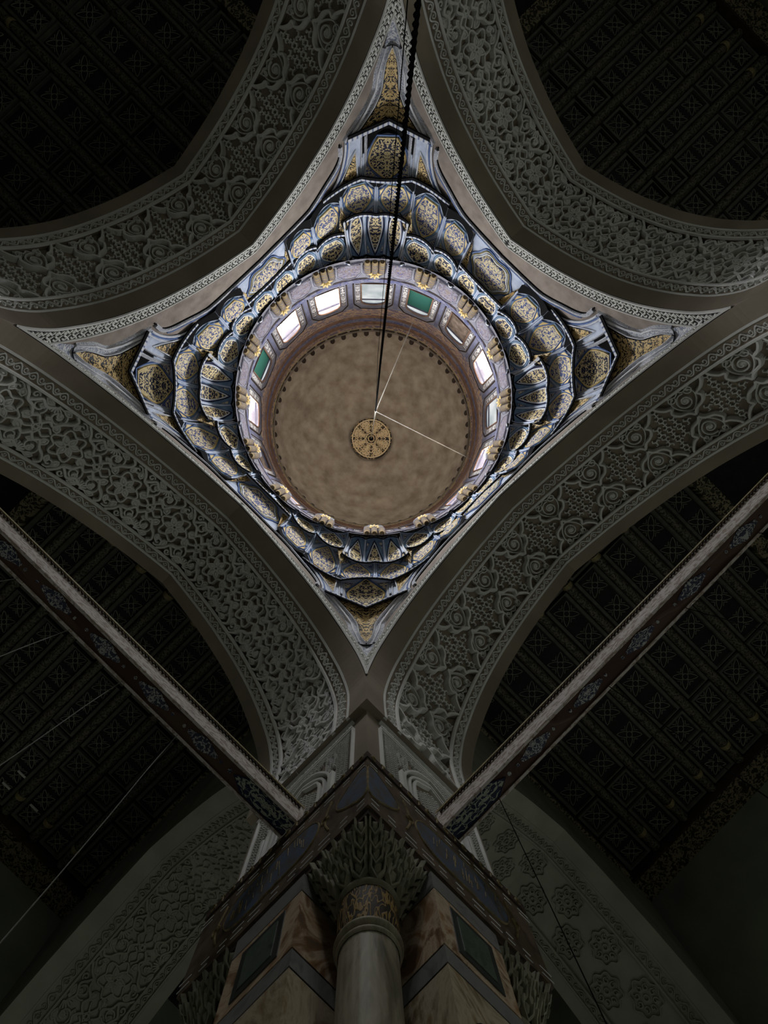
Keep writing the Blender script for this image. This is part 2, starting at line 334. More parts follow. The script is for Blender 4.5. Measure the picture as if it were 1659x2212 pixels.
def units_scroll(P, w_):
    """interlaced arabesque: flower, lobed straps, spirals and shell fans"""
    out = []; q = P / 4
    fl = []
    for k in range(6):
        a = k * math.pi / 3 + .3; fl.append(leaf(.04 * math.cos(a), .04 * math.sin(a), .22, .06, a, 6))
    t = np.linspace(0, 2 * math.pi, 48, endpoint=False); r = .33 + .06 * np.cos(6 * t + .4)
    out.append(('flower', fl + [np.stack([r * np.cos(t), r * np.sin(t)], 1)]))
    for sy in (1, -1):
        st = [smooth([(-P / 2, .12 * sy), (-P / 2 + .13, .26 * sy), (-.52, .20 * sy), (-.40, .36 * sy), (-.24, .42 * sy), (-.16, .56 * sy), (-.02, w_ * sy)], 4),
              smooth([(P / 2, .12 * sy), (P / 2 - .13, .26 * sy), (.52, .20 * sy), (.40, .36 * sy), (.26, .46 * sy), (.2, .60 * sy), (.30, w_ * sy)], 4),
              smooth([(-P / 2, .58 * sy), (-P / 2 + .16, .50 * sy), (-.46, .60 * sy), (-.34, .50 * sy), (-.24, .42 * sy)], 4)]
        out.append(('strap', st))
        sp = [spiral(.56, .42 * sy, .19, .03, 1.5, 2.2 * sy, 28, sy), spiral(-.52, .42 * sy, .17, .03, 1.4, 4 * sy, 24, -sy), spiral(.05, .54 * sy, .12, .02, 1.3, 1 * sy, 18, sy), spiral(-.30, .60 * sy, .08, .02, 1.1, 3 * sy, 14, -sy),
              smooth([(-.70, .02 * sy), (-.56, .10 * sy), (-.44, .04 * sy), (-.38, .16 * sy), (-.50, .24 * sy)], 4), smooth([(.42, .02 * sy), (.54, .12 * sy), (.66, .04 * sy), (.72, .14 * sy)], 4)]
        out.append(('scroll', sp))
        fan = [np.array([(P / 2 + .05 * math.cos(a), (w_ - .04) * sy + .05 * math.sin(a) * -sy), (P / 2 + .2 * math.cos(a), (w_ - .04) * sy - .2 * math.sin(a) * sy)]) for a in np.linspace(.2, math.pi - .2, 9)]
        out.append(('fan', fan))
        out.append(('leaf', [leaf(.36, .12 * sy, .22, .07, .9 * sy, 6), leaf(-.36, .1 * sy, .24, .07, (math.pi - .5) * sy, 6), leaf(.38, .60 * sy, .2, .055, .2 * sy, 6), leaf(-.12, .40 * sy, .2, .06, 1.2 * sy, 6), leaf(.16, .40 * sy, .17, .05, 1.9 * sy, 6), leaf(.60, .26 * sy, .16, .05, .3 * sy, 6), leaf(-.70, .60 * sy, .2, .055, .3 * sy, 6), leaf(.52, .42 * sy, .13, .06, 1.0 * sy, 6), leaf(-.54, .42 * sy, .12, .055, 2.0 * sy, 6)]))
    out.append(('knot', [circ(P / 2, 0, .10, 4), circ(P / 2, 0, .05, 8)]))
    return out, []
def units_floret(P, w_):
    """ring florets with cloud scrolls round them"""
    out = []
    for cy in (-.32, .32):
        cx = 0 if cy < 0 else P / 2
        fl = [circ(cx, cy, .06, 10)] + [spiral(cx + .2 * math.cos(a), cy + .2 * math.sin(a), .075, .02, 1.1, a, 12) for a in np.linspace(0, 2 * math.pi, 8, endpoint=False)]
        t = np.linspace(0, 2 * math.pi, 44, endpoint=False); r = .34 + .035 * np.cos(8 * t); fl.append(np.stack([cx + r * np.cos(t), cy + r * np.sin(t)], 1)); out.append(('floret', fl))
    return out, []
CLOSED = {'flower', 'leaf', 'knot', 'floret'}

DEP = .15
def make_wall(name, arch, pattern, P, hw, seed, lace=True, detail=1., label=None, aisle=False):
    a = arch; mb = MB(); dep, ks = (.06, .4) if aisle else (DEP, 1.)
    # stone soffit: plain strip | border | recessed carved field | border | plain strip
    S = a.ss[::2] if not aisle else a.ss[::4]
    prof = [(0, 0), (.43, 0), (.43, -.03), (.83, -.03), (.83, -dep), (2.22, -dep), (2.22, -.03), (2.51, -.03), (2.51, 0), (T, 0)]
    V = []; U = []
    for t, n in prof:
        V.append(a.map(S, np.full(len(S), t), np.full(len(S), n))); U.append(np.stack([S, 0 * S + t, 0 * S], 1))
    mb.add(np.concatenate(V), gridfaces(len(prof), len(S)), np.concatenate(U))
    # ledges over the recessed jambs and the wall towards the aisle
    for sg in (-1, 1):
        u = np.array([sg * a.half, sg * (a.half + .14)]); t0 = 0. if abs(a.eo[0]) > .5 and not aisle else -.14; Vq = np.concatenate([a.flat(u, HS, t0), a.flat(u, HS, -T + (.14 if aisle else 0))]); mb.add(Vq, [(0, 1, 3, 2)])
    u, h, _, _ = a.uh(S); Vq = np.concatenate([a.flat(u, h, -T), a.flat(u, np.full_like(h, 17.4), -T)]); mb.add(Vq, gridfaces(2, len(S)))
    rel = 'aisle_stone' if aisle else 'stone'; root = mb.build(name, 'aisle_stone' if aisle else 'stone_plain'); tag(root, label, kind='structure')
    if not aisle:
        m = MB(); Vq = np.concatenate([a.flat(u, h, 0.), a.flat(u, np.full_like(h, 18.05), 0.)]); m.add(Vq, gridfaces(2, len(S))); m.build('spandrel', 'plaster', root)
    else:
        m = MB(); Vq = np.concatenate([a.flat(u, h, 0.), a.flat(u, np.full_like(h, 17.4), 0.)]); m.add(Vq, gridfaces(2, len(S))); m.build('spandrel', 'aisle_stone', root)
    # fillets that frame the borders
    for t in (.46, .80, 2.25, 2.48):
        m = MB(); ribbon(m, np.stack([S, 0 * S + t], 1), .04, .045, a.map, n0=-.04); m.build('fillet', rel, root)
    # vine scroll in the two borders
    for t0, am in ((.63, .085), (2.365, .06)):
        m = MB(); per = .36; n = int(2 * a.L / per); per = 2 * a.L / n
        x = np.linspace(-a.L, a.L, n * 10 + 1); ribbon(m, np.stack([x, t0 + am * np.sin(2 * math.pi * x / per)], 1), .017, .03, a.map, n0=-.03)
        for k in range(n * 2):
            xc = -a.L + (k + .5) * per / 2; sg = 1 if k % 2 else -1
            ribbon(m, spiral(xc, t0 + sg * am * .25, .075 * am / .085, .015, 1.1, 0 if sg > 0 else math.pi, 10, sg), .013, .03, a.map, n0=-.03)
        tag(m.build('border_scroll', rel, root), kind='stuff')
    # carved field, repeat by repeat
    n = max(1, round(2 * a.L / P)); P = 2 * a.L / n; tc = (.83 + 2.22) / 2; w_ = (2.22 - .83) / 2
    units, key = pattern(P, w_)
    for k in range(n):
        s0 = -a.L + (k + .5) * P
        fm = lambda x, t, nn, s0=s0: a.map(np.clip(x + s0, -a.L, a.L), t + tc, nn)
        for nm, lines in units:
            m = MB()
            for ln in lines:
                cl = nm in CLOSED or (nm == 'palmette' and len(ln) in (20, 16) and abs(ln[:, 0].mean()) < .01)
                if nm in ('leaf',) or (nm == 'flower' and len(ln) < 20): plate(m, ln, .11 * ks, fm, n0=-dep)
                ribbon(m, ln, hw * (1.0 if nm == 'strap' else .5 if nm == 'palmette' else .72), (.14 if nm == 'strap' else .065 if nm == 'palmette' else .10) * ks, fm, closed=cl, n0=-dep, taper=.55)
            if nm == 'palmette': plate(m, circ(0, .40 * np.sign(lines[0][:, 1].mean()), .09, 14), .05, fm, n0=-dep)
            m.build(nm, rel, root)
        if key:
            m = MB()
            for ln in key: ribbon(m, ln, .019, .055, fm, n0=-dep, taper=.7)
            tag(m.build('key_fret', rel, root), kind='stuff')
    if lace:
        # lace-like border that runs round the arch on the bay's wall
        m = MB(); W_ = .42
        def fl(x, t, n):
            uu, hh, nu, nh = a.uh(x); q = uu - nu * t; return a.flat(np.clip(q, -a.half + .01, a.half - .01), hh - nh * t, .02 + n)
        S2 = a.ss[(np.abs(a.ss) < a.L - 1.25)]
        sheet(m, S2, [0, W_], fl); m.build('lace_band', 'lace_ground', root)
        for t, hh_ in ((.03, .035), (W_ - .02, .02)):
            m = MB(); ribbon(m, np.stack([S2, 0 * S2 + t], 1), hh_, .03, fl); m.build('lace_edge', 'stone' if t < .1 else 'lace_white', root)
        m = MB(); per = .20; n = int(2 * (a.L - 1.25) / per)
        for k in range(n):
            x0 = -(a.L - 1.25) + (k + .5) * per; sg = 1 if x0 > 0 else -1
            ribbon(m, shift(flip(smooth([(-.09, .09), (-.03, .16), (.04, .11), (.09, .17)], 4), sg), x0), .026, .02, fl)
            ribbon(m, shift(flip(smooth([(-.08, .20), (0, .27), (.07, .21), (.02, .16)], 4), sg), x0), .022, .02, fl)
            ribbon(m, shift(flip(smooth([(-.07, .36), (-.02, .30), (.05, .34), (.10, .29)], 4), sg), x0), .022, .02, fl)
        tag(m.build('lace_scroll', 'lace_white', root), kind='stuff')
    return root
archE = Arch((A, 0), (0, 1), (1, 0), B); archW = Arch((-A, 0), (0, 1), (-1, 0), B)
archN = Arch((0, B), (1, 0), (0, 1), A); archS = Arch((0, -B), (1, 0), (0, -1), A)
make_wall('wall_east', archE, units_cloud, 1.36, .042, 1, label='arch wall with lobed cartouche carving, far left under the dome')
make_wall('wall_west', archW, units_cloud, 1.36, .042, 2, label='arch wall with lobed cartouche carving above the right tie beam')
make_wall('wall_north', archN, units_scroll, 1.55, .042, 3, label='arch wall with interlaced arabesque carving, far right under the dome')
make_wall('wall_south', archS, units_scroll, 1.55, .042, 4, label='arch wall with interlaced arabesque carving above the left tie beam')
archWS = Arch((-A, -B - T - B), (0, 1), (-1, 0), B); archSW = Arch((-A - T - A, -B), (1, 0), (0, -1), A)
make_wall('wall_aisle_south', archWS, units_scroll, 1.55, .042, 5, False, aisle=True, label='dim green-lit aisle arch running from the pier to lower left')
make_wall('wall_aisle_west', archSW, units_floret, 1.2, .026, 6, False, aisle=True, label='dim green-lit aisle arch with ring florets, lower right')

# ------------------------------------------------------------------ floor and outer walls with their windows
m = MB(); box(m, -18.2, 18.2, -19, 19, -Z0 - .2, -Z0); tag(m.build('floor', 'carpet'), 'carpeted prayer hall floor below the dome', kind='structure')
XO, YO = A + T + 2 * A + .35, B + T + 2 * B - .2
def outer(name, fixed, sgn, axis, label):
    m = MB(); L = YO if axis == 'x' else XO
    if axis == 'x': box(m, sgn * fixed, sgn * (fixed + .3), -L, L, -Z0, 17.38)
    else: box(m, -L, L, sgn * fixed, sgn * (fixed + .3), -Z0, 17.38)
    return tag(m.build(name, 'aisle_wall'), label, kind='structure')
outer('wall_far_east', XO, 1, 'x', 'dim far aisle wall on the upper left'); outer('wall_far_west', XO, -1, 'x', 'dim far aisle wall on the lower right')
outer('wall_far_north', YO, 1, 'y', 'dim far aisle wall on the upper right'); outer('wall_far_south', YO, -1, 'y', 'dim far aisle wall on the lower left')
for nm, x0, x1, y0, y1, lb in (('ceiling_roof_north', -XO, XO, B, YO, 'dark roof boarding above the upper right aisle'), ('ceiling_roof_south', -XO, XO, -YO, -B, 'dark roof boarding above the lower left aisle'), ('ceiling_roof_east', A, XO, -B, B, 'dark roof boarding above the upper left aisle'), ('ceiling_roof_west', -XO, -A, -B, B, 'dark roof boarding above the lower right aisle')):
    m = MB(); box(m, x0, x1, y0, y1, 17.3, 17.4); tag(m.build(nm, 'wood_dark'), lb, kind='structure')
wn = 0
for ax, sg, cs in (('x', -1, (0, -11)), ('x', 1, (0,)), ('y', -1, (0, -11)), ('y', 1, (0,))):
    for c in cs:
        for off in (-1.6, 1.6):
            m = MB(); wn += 1; q = c + off; d = .12
            ol = [(q - 1, .6), (q + 1, .6), (q + 1, 5.2)] + [(q + math.cos(t), 5.2 + math.sin(t) * 1.2) for t in np.linspace(.3, math.pi - .3, 7)] + [(q - 1, 5.2)]
            pl = (XO if ax == 'x' else YO) - .06
            V = [((sg * (pl - k * .05), u, h) if ax == 'x' else (u, sg * (pl - k * .05), h)) for k in (0, 1) for u, h in ol]; N = len(ol)
            m.add(V, [tuple(range(N, 2 * N))] + [(i, (i + 1) % N, N + (i + 1) % N, N + i) for i in range(N)])
            tag(m.build('window_%d' % (100 + wn), 'aisle_glass_%s%d' % (ax, sg)), 'tall arched window of greenish glass, number %d round the aisle walls' % wn, kind='structure')

# ------------------------------------------------------------------ flat timber ceilings of the four aisles
def make_ceiling(name, O, eu, eo, half, d1, label):
    O = np.array(O, float); eu = np.array(eu, float); eo = np.array(eo, float)
    def mp(u, d, h): u = np.asarray(u, float); return np.column_stack([O + np.outer(u, eu) + np.outer(np.broadcast_to(d, u.shape), eo), np.broadcast_to(h, u.shape)])
    c0 = mp([0.], T, 17.0)[0]; loc = (c0[0], c0[1], 17.0 + Z0)
    root = empty(name, loc); tag(root, label, kind='structure')
    W_ = half + .4
    def slab(nm, mat, u0, u1, da, db, h0, h1, uvs=1.):
        m = MB(); V = np.concatenate([mp([u0, u1, u1, u0], np.array([da, da, db, db]), h) for h in (h0, h1)])
        U = [(u * uvs, d * uvs, 0) for _ in (0, 1) for u, d in ((u0, da), (u1, da), (u1, db), (u0, db))]
        m.add(V, [(0, 1, 2, 3), (4, 5, 6, 7)] + [(i, (i + 1) % 4, 4 + (i + 1) % 4, 4 + i) for i in range(4)], U); return m.build(nm, mat, root)
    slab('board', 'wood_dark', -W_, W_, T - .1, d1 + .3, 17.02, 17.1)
    slab('frieze_board', 'wood_frieze', -W_, W_, d1 - .75, d1 + .1, 16.72, 17.02)
    for sg in (-1, 1): slab('frieze_board', 'wood_frieze', min(sg * (half - .1), sg * W_), max(sg * (half - .1), sg * W_), T, d1 - .75, 16.76, 17.02)
    slab('frieze_moulding', 'dark_brown', -W_, W_, d1 - .82, d1 - .75, 16.66, 17.02)
    g = half / 4
    th = np.linspace(0, math.pi, 9)
    for k in range(-4, 5):
        if abs(k) == 4: continue
        m = MB(); d = np.linspace(T + .02, d1 - .85, 12); V = []; U = []
        for a in th: V.append(mp(k * g + .15 * np.cos(a) + 0 * d, d, 16.98 - .2 * math.sin(a))); U.append(np.stack([0 * d + a * .15, d, 0 * d], 1))
        m.add(np.concatenate(V), gridfaces(len(th), len(d)), np.concatenate(U)); b_ = m.build('beam', 'wood_gilt', root, True)
        for dd in (T + .9, d1 - 1.6):
            m = MB(); V = []
            for a in th: V.append(mp(k * g + .18 * np.cos(a) + np.zeros(2), np.array([dd, dd + .14]), 16.98 - .23 * math.sin(a)))
            m.add(np.concatenate(V), gridfaces(len(th), 2)); o = m.build('collar', 'dull_gold', root); o.parent = b_
    # coffers between the beams: squares and long panels in turn
    proto = {}
    pw = g - .46
    seq = []; d = T + .15; big = False
    while d < d1 - 1.2:
        L = 1.95 if big else pw
        L = min(L, d1 - .95 - d); seq.append((d + L / 2, L)); d += L + .16; big = not big
    for k in range(-4, 4):
        uc = (k + .5) * g
        for j, (dc, L) in enumerate(seq if k % 2 else seq):
            key = round(L, 3)
            p0 = mp([uc], dc, 16.96)[0]; lc = Vector((p0[0], p0[1], 16.96 + Z0)) - Vector(loc)
            if key not in proto:
                m = MB(); x, y = pw / 2, L / 2
                fm = lambda u, v, n: np.column_stack([np.outer(u, eu) + np.outer(v, eo), -np.asarray(n, float)])
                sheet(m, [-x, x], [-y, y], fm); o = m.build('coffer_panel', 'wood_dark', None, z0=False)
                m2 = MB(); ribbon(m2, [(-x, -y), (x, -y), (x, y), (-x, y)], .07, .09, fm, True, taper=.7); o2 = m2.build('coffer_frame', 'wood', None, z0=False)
                m3 = MB(); nx = max(1, round(L / pw)); 
                for i in range(nx):
                    yc = -y + (i + .5) * L / nx; r = min(pw, L / nx) * .42
                    ribbon(m3, circ(0, yc, r * .28, 12), .012, .015, fm, True)
                    for q in range(4):
                        a = q * math.pi / 2
                        ribbon(m3, smooth([(r * .28 * math.cos(a), yc + r * .28 * math.sin(a)), (r * .6 * math.cos(a + .3), yc + r * .6 * math.sin(a + .3)), (r * math.cos(a + .78) * 1.2, yc + r * math.sin(a + .78) * 1.2), (r * .6 * math.cos(a + 1.27), yc + r * .6 * math.sin(a + 1.27)), (r * .28 * math.cos(a + 1.57), yc + r * .28 * math.sin(a + 1.57))], 3), .012, .015, fm)
                        ribbon(m3, [(r * .9 * math.cos(a - .3), yc + r * .9 * math.sin(a - .3)), (r * .62 * math.cos(a), yc + r * .62 * math.sin(a)), (r * .9 * math.cos(a + .3), yc + r * .9 * math.sin(a + .3))], .012, .015, fm)
                o3 = m3.build('tracery', 'tracery_line', None, z0=False)
                proto[key] = (o, o2, o3); trio = proto[key]
            else: trio = tuple(q.copy() for q in proto[key]); [COL.objects.link(q) for q in trio]
            trio[0].parent = root; trio[0].location = lc
            for q in trio[1:]: q.parent = trio[0]; q.location = (0, 0, 0)
            tag(trio[2], kind='stuff')
    return root
make_ceiling('ceiling_north', (0, B), (1, 0), (0, 1), A, 11.9, 'dark coffered timber ceiling with round gilt beams, upper right')
make_ceiling('ceiling_west', (-A, 0), (0, 1), (-1, 0), B, 12.3, 'dark coffered timber ceiling behind the right tie beam')
make_ceiling('ceiling_south', (0, -B), (1, 0), (0, -1), A, 12.5, 'nearly black coffered timber ceiling behind the left tie beam')
make_ceiling('ceiling_east', (A, 0), (0, 1), (1, 0), B, 12.3, 'nearly black coffered timber ceiling in the upper left corner')

for i, (x, y) in enumerate(((-.72, -15.5), (-.64, -16.05), (-1.68, -15.95))):  # pale bars stand in for light catching the coffer edges
    m = MB(); box(m, -.15, .15, -.02, .02, -.02, .02); o = m.build('glint', 'lace_white', None, z0=False); o.location = (x, y, 16.86 + Z0)
    tag(o, 'short pale painted glint on the lower left timber ceiling, %s' % ('topmost of three', 'nearest the left edge', 'lowest of three')[i], 'glint', 'pale painted glints on the ceiling')
# ------------------------------------------------------------------ piers
def prism(mb, poly, h0, h1):
    p = np.asarray(poly, float); N = len(p)
    V = np.concatenate([np.column_stack([p, np.full(N, h)]) for h in (h0, h1)]); U = [(v[0] + v[1], v[2], 0) for v in V]
    mb.add(V, [tuple(range(N)), tuple(range(N, 2 * N))] + [(i, (i + 1) % N, N + (i + 1) % N, N + i) for i in range(N)], U); return mb
NT = .92
def pier(sx, sy, label, full):
    root = empty('pier', (sx * (A + T / 2), sy * (B + T / 2), 0)); tag(root, label, 'pier', 'piers carrying the dome')
    W = lambda p, q: (sx * (A + p), sy * (B + q))
    # shaft of the pier above its cornice; the jambs are set back a little under the arches
    m = MB(); prism(m, [W(.14, .14), W(T - .14, .14), W(T - .14, T - .14), W(.14, T - .14)], HC, HS + .02); m.build('upper_block', 'stone_plain', root)
    m = MB(); prism(m, [W(.14, .14), W(T - .14, .14), W(T - .14, T - .14), W(.14, T - .14)], HS + .02, 17.4); m.build('core', 'stone_plain', root)
    faceX = lambda t, h, n: np.column_stack([sx * (A + .14 - np.asarray(n, float)), sy * (B + np.asarray(t, float)), h]) if False else np.column_stack([np.broadcast_to(sx * (A + .14 - np.asarray(n, float)), np.shape(t)), sy * (B + np.asarray(t, float)), np.asarray(h, float)])
    faceY = lambda t, h, n: np.column_stack([sx * (A + np.asarray(t, float)), np.broadcast_to(sy * (B + .14 - np.asarray(n, float)), np.shape(t)), np.asarray(h, float)])
    m = MB(); prism(m, [W(-.02, -.02), W(T + .02, -.02), W(T + .02, T + .02), W(-.02, T + .02)], HC - .14, HC); m.build('cornice', 'dark_brown', root)
    m = MB(); prism(m, [W(0, 0), W(T, 0), W(T, T), W(0, T)], 5.85, HC - .14); m.build('entablature', 'entab_brown', root)
    m = MB(); prism(m, [W(.03, .03), W(T - .03, .03), W(T - .03, T - .03), W(.03, T - .03)], 5.75, 5.85); m.build('entablature_fillet', 'dark_brown', root)
    if full:
        for fc in (faceX, faceY):
            # carved jamb panel with a blind niche
            m = MB(); ribbon(m, [(.42, 7.3), (2.5, 7.3), (2.5, 8.88), (.42, 8.88)], .035, .05, fc, True); m.build('panel_frame', 'stone', root)
            m = MB(); ribbon(m, [(.42, 8.93), (2.55, 8.93)], .03, .06, fc); ribbon(m, [(.42, 9.17), (2.55, 9.17)], .03, .06, fc); m.build('frieze_fillet', 'stone', root)
            m = MB(); x = np.linspace(.45, 2.5, 70); ribbon(m, np.stack([x, 9.05 + .05 * np.sin(x * 20)], 1), .015, .04, fc)
            for k in range(13): ribbon(m, spiral(.53 + k * .157, 9.05, .05, .01, 1.1, k * math.pi, 9), .013, .04, fc)
            tag(m.build('frieze_scroll', 'stone', root), kind='stuff')
            for w_, ht in ((.62, 8.6), (.50, 8.48), (.40, 8.38)):
                m = MB(); hp = smooth([(1.46 - w_, 7.36), (1.46 - w_, 7.85), (1.46 - w_ * .85, 8.12), (1.46 - w_ * .45, ht - .14), (1.46, ht)], 4)
                ribbon(m, np.concatenate([hp, (hp * [-1, 1] + [2.92, 0])[::-1][1:]]), .028, .07 if w_ > .6 else .05, fc); m.build('niche_arch', 'stone', root)
            for sg in (-1, 1):
                m = MB(); ribbon(m, [(1.46 + sg * .68, 7.36), (1.46 + sg * .68, 7.9)], .04, .08, fc); m.build('colonnette', 'stone', root)
            m = MB()
            for i in range(-12, 13):
                for j in range(24):
                    t = 1.46 + i * .085; h = 7.40 + j * .062 + (.031 if i % 2 else 0)
                    d = abs(t - 1.46); inside = d < .36 and h < 8.2 - d * .9; side = .74 < d < .98 and h < 8.82; above = d <= .74 and h > 8.66 - d * .2 + .04 and h < 8.84
                    if inside or side or above: ribbon(m, [(t - .034, h - .024), (t, h + .012), (t + .034, h - .024)], .011, .04, fc)
                    elif d > .5 and d < .98 and h > 8.1 and h < 8.82: ribbon(m, spiral(t, h, .035, .01, .9, i + j, 6), .011, .045, fc)
            tag(m.build('niche_lattice', 'stone', root), kind='stuff')
        for ci, fc0 in enumerate((faceX, faceY)):
            fc = lambda t, h, n, fc0=fc0: fc0(t, h, np.asarray(n) + .14)
            fcc = lambda t, h, n, fc0=fc0: fc0(t, h, np.asarray(n) + .162)
            for k in range(17):
                m = MB(); t0 = .09 + k * .162
                if k % 2: ribbon(m, [(t0 - .03, HC - .03), (t0 + .03, HC - .03)], .012, .012, fcc); ribbon(m, [(t0, HC - .03), (t0, HC - .12)], .014, .012, fcc)
                else: ribbon(m, spiral(t0, HC - .07, .042, .042, .75, .8, 10), .012, .012, fcc)
                m.build('cornice_motif', 'worn_gilt', root)
            for nm, ol in (('cartouche_plate', smooth([(.78, 6.42), (.95, 6.66), (1.5, 6.7), (2.1, 6.68), (2.3, 6.42), (2.1, 6.14), (1.5, 6.12), (.95, 6.16)], 5, True)), ('corner_plate', smooth([(.02, 6.12), (.02, 6.75), (.3, 6.66), (.5, 6.42), (.3, 6.2)], 5, True))):
                m = MB(); plate(m, ol, .012, fc, edge=.008, rim=.9); o = m.build(nm, 'entab_blue', root)
                m = MB(); ribbon(m, ol, .008, .016, fc, True); q = m.build('gilt_line', 'worn_gilt', root); q.parent = o
            for h in (6.9, 6.82, 6.02, 5.93):
                m = MB()
                for t in np.arange(.05, 2.75, .26): ribbon(m, [(t, h), (t + .10 + .09 * math.sin(t * 9) ** 2, h)], .005, .006, fc)
                tag(m.build('painted_dashes', 'pale_grey', root), kind='stuff')
            m = MB()
            for k in range(26):
                t = .9 + rng.random() * 1.3; h = 6.2 + rng.random() * .35; ribbon(m, [(t, h), (t + .02, h + .1 + .1 * rng.random())], .006, .006, lambda a_, b_, n, fc=fc: fc(a_, b_, np.asarray(n) + .012))
            tag(m.build('gilt_letters_worn', 'worn_gilt', root), kind='stuff')
            for t0, t1 in ((.60, .74), (2.34, 2.5)):
                m = MB(); ribbon(m, smooth([(t0, 6.72), (t0 + .08, 6.5), (t0 + .02, 6.42), (t0 + .08, 6.34), (t0, 6.12)], 4), .012, .015, fc); ribbon(m, circ((t0 + t1) / 2 + .02, 6.42, .05, 10), .01, .015, fc, True); m.build('strapwork', 'worn_gilt', root)
    # lower body with notched corners for the engaged columns
    n = NT
    foot = [W(0, n), W(0, T - n), W(n, T - n), W(n, T), W(T - n, T), W(T - n, T - n), W(T, T - n), W(T, n), W(T - n, n), W(T - n, 0), W(n, 0), W(n, n)]
    cen = np.array(W(T / 2, T / 2)); ins = [tuple(cen + (np.array(p) - cen) * .985) for p in foot]
    m = MB(); prism(m, ins, -Z0, 5.76); m.build('joint_core', 'black_paint_and_shade', root)
    for nm, mt, h0, h1 in (('base_course', 'marble_veined', -Z0, 4.565), ('string_course', 'marble_grey', 4.585, 4.765), ('frieze_course', 'marble_rust', 4.785, 5.49), ('top_course', 'marble_grey', 5.51, 5.75)):
        m = MB(); prism(m, foot, h0, h1); m.build(nm, mt, root)
    if full:
        for fc0 in (faceX, faceY):
            fc = lambda t, h, nn, fc0=fc0: fc0(t, h, np.asarray(nn) + .14)
            m = MB(); plate(m, [(1.12, 4.86), (1.7, 4.86), (1.7, 5.42), (1.12, 5.42)], .012, fc, edge=.01, rim=.95); o = m.build('inlay_panel', 'marble_dark', root)
            m = MB(); plate(m, [(1.2, 4.93), (1.62, 4.93), (1.62, 5.35), (1.2, 5.35)], .02, fc, edge=.018, rim=.95); q = m.build('inlay_field', 'marble_green', root); q.parent = o
            m = MB(); ribbon(m, circ(1.4, 3.95, .30, 32), .05, .012, fc, True); m.build('inlay_ring', 'black_paint_and_shade', root)
            m = MB(); plate(m, circ(1.4, 3.95, .24, 24), .012, fc, edge=.01); m.build('inlay_disc', 'column_stone', root)
    return root
pier(-1, -1, 'carved and marble-clad pier with painted entablature at the bottom centre', True)
pier(1, -1, 'pier at the left edge of the frame', False); pier(-1, 1, 'pier at the right edge of the frame', False); pier(1, 1, 'pier beyond the top edge of the frame', False)

# ------------------------------------------------------------------ engaged columns in the notches of the near pier
def make_column(loc, label, grp='engaged columns in the notched pier corners'):
    root = empty('column', loc); tag(root, label, 'column', grp)
    def lt(nm, prof, mat, fl=0., seg=40):
        m = MB(); th = np.linspace(0, 2 * math.pi, 96 if fl else seg, endpoint=False); V = []; U = []
        for r, h in prof: rr = r * (1 - fl * (np.cos(24 * th) < 0) * np.abs(np.cos(24 * th))); V.append(np.stack([rr * np.cos(th), rr * np.sin(th), 0 * th + h + Z0], 1)); U.append(np.stack([th * .3, 0 * th + h, 0 * th], 1))
        m.add(np.concatenate(V), gridfaces(len(prof), len(th), True), np.concatenate(U)); return m.build(nm, mat, root, True, z0=False)
    arc = lambda r, h0, h1, b: [(r + b * math.sin(math.pi * k / 6), h0 + (h1 - h0) * k / 6) for k in range(7)]
    lt('base', [(.40, -Z0), (.40, -1.4), (.36, -1.38), (.38, -1.3), (.33, -1.2), (.29, -1.1)], 'column_stone')
    lt('shaft', [(.272, -1.1), (.275, 1), (.268, 3), (.255, 4.66)], 'column_stone', .012)
    lt('collar_ring', arc(.262, 4.64, 4.70, .02) + arc(.268, 4.70, 4.78, .035), 'column_stone')
    lt('gilt_necking', [(.262, 4.78), (.275, 4.86), (.283, 5.0), (.279, 5.14), (.27, 5.2)], 'neck_gilt')
    lt('upper_ring', arc(.272, 5.2, 5.28, .035), 'capital_stone')
    # capital: a bell that grows from a circle to a square, hung with tiers of small niches
    def ringpt(th, k, r0, half):
        c, s = np.cos(th), np.sin(th); sq = half / np.maximum(np.abs(c), np.abs(s)); r = r0 * (1 - k) + sq * k; return r * c, r * s
    m = MB(); th = np.linspace(0, 2 * math.pi, 48, endpoint=False); V = []
    for k, h in ((0, 5.27), (.2, 5.36), (.45, 5.48), (.75, 5.6), (1, 5.7), (1, 5.75)):
        x, y = ringpt(th, k, .26, .40); V.append(np.column_stack([x, y, 0 * th + h + Z0]))
    m.add(np.concatenate(V), gridfaces(6, 48, True)); m.build('capital_bell', 'capital_stone', root, z0=False)
    for j, (k, h, N) in enumerate(((.08, 5.28, 12), (.34, 5.39, 16), (.62, 5.5, 20), (.9, 5.61, 24))):
        lw = 2 * math.pi * (.27 + .2 * k) / N * .5; me = None
        for i in range(N):
            a = 2 * math.pi * (i + .5 * (j % 2)) / N; x, y = ringpt(np.array([a]), k, .27, .41)
            if me is None:
                mm = MB(); fm = lambda u, v, n: np.column_stack([np.asarray(n, float) + np.asarray(v) * .55, u, v])
                ribbon(mm, [(-lw * .95, .13), (-lw * .9, .04), (0, -.03), (lw * .9, .04), (lw * .95, .13)], .016, .05, fm)
                plate(mm, [(-lw * .6, .12), (-lw * .55, .04), (0, 0), (lw * .55, .04), (lw * .6, .12)], .03, fm)
                o = mm.build('capital_niche', 'capital_stone', root, z0=False); me = o
            else: o = me.copy(); COL.objects.link(o); o.parent = root
            o.location = (x[0], y[0], h + Z0); o.rotation_euler = (0, 0, a)
    return root
make_column((-A - .48, -B - .48, 0), 'column with gilded necking at the near corner of the pier', )
make_column((-A - .48, -B - T + .48, 0), 'column at the left corner of the pier, partly hidden in shadow')
make_column((-A - T + .48, -B - .48, 0), 'column at the right corner of the pier, partly hidden in shadow')

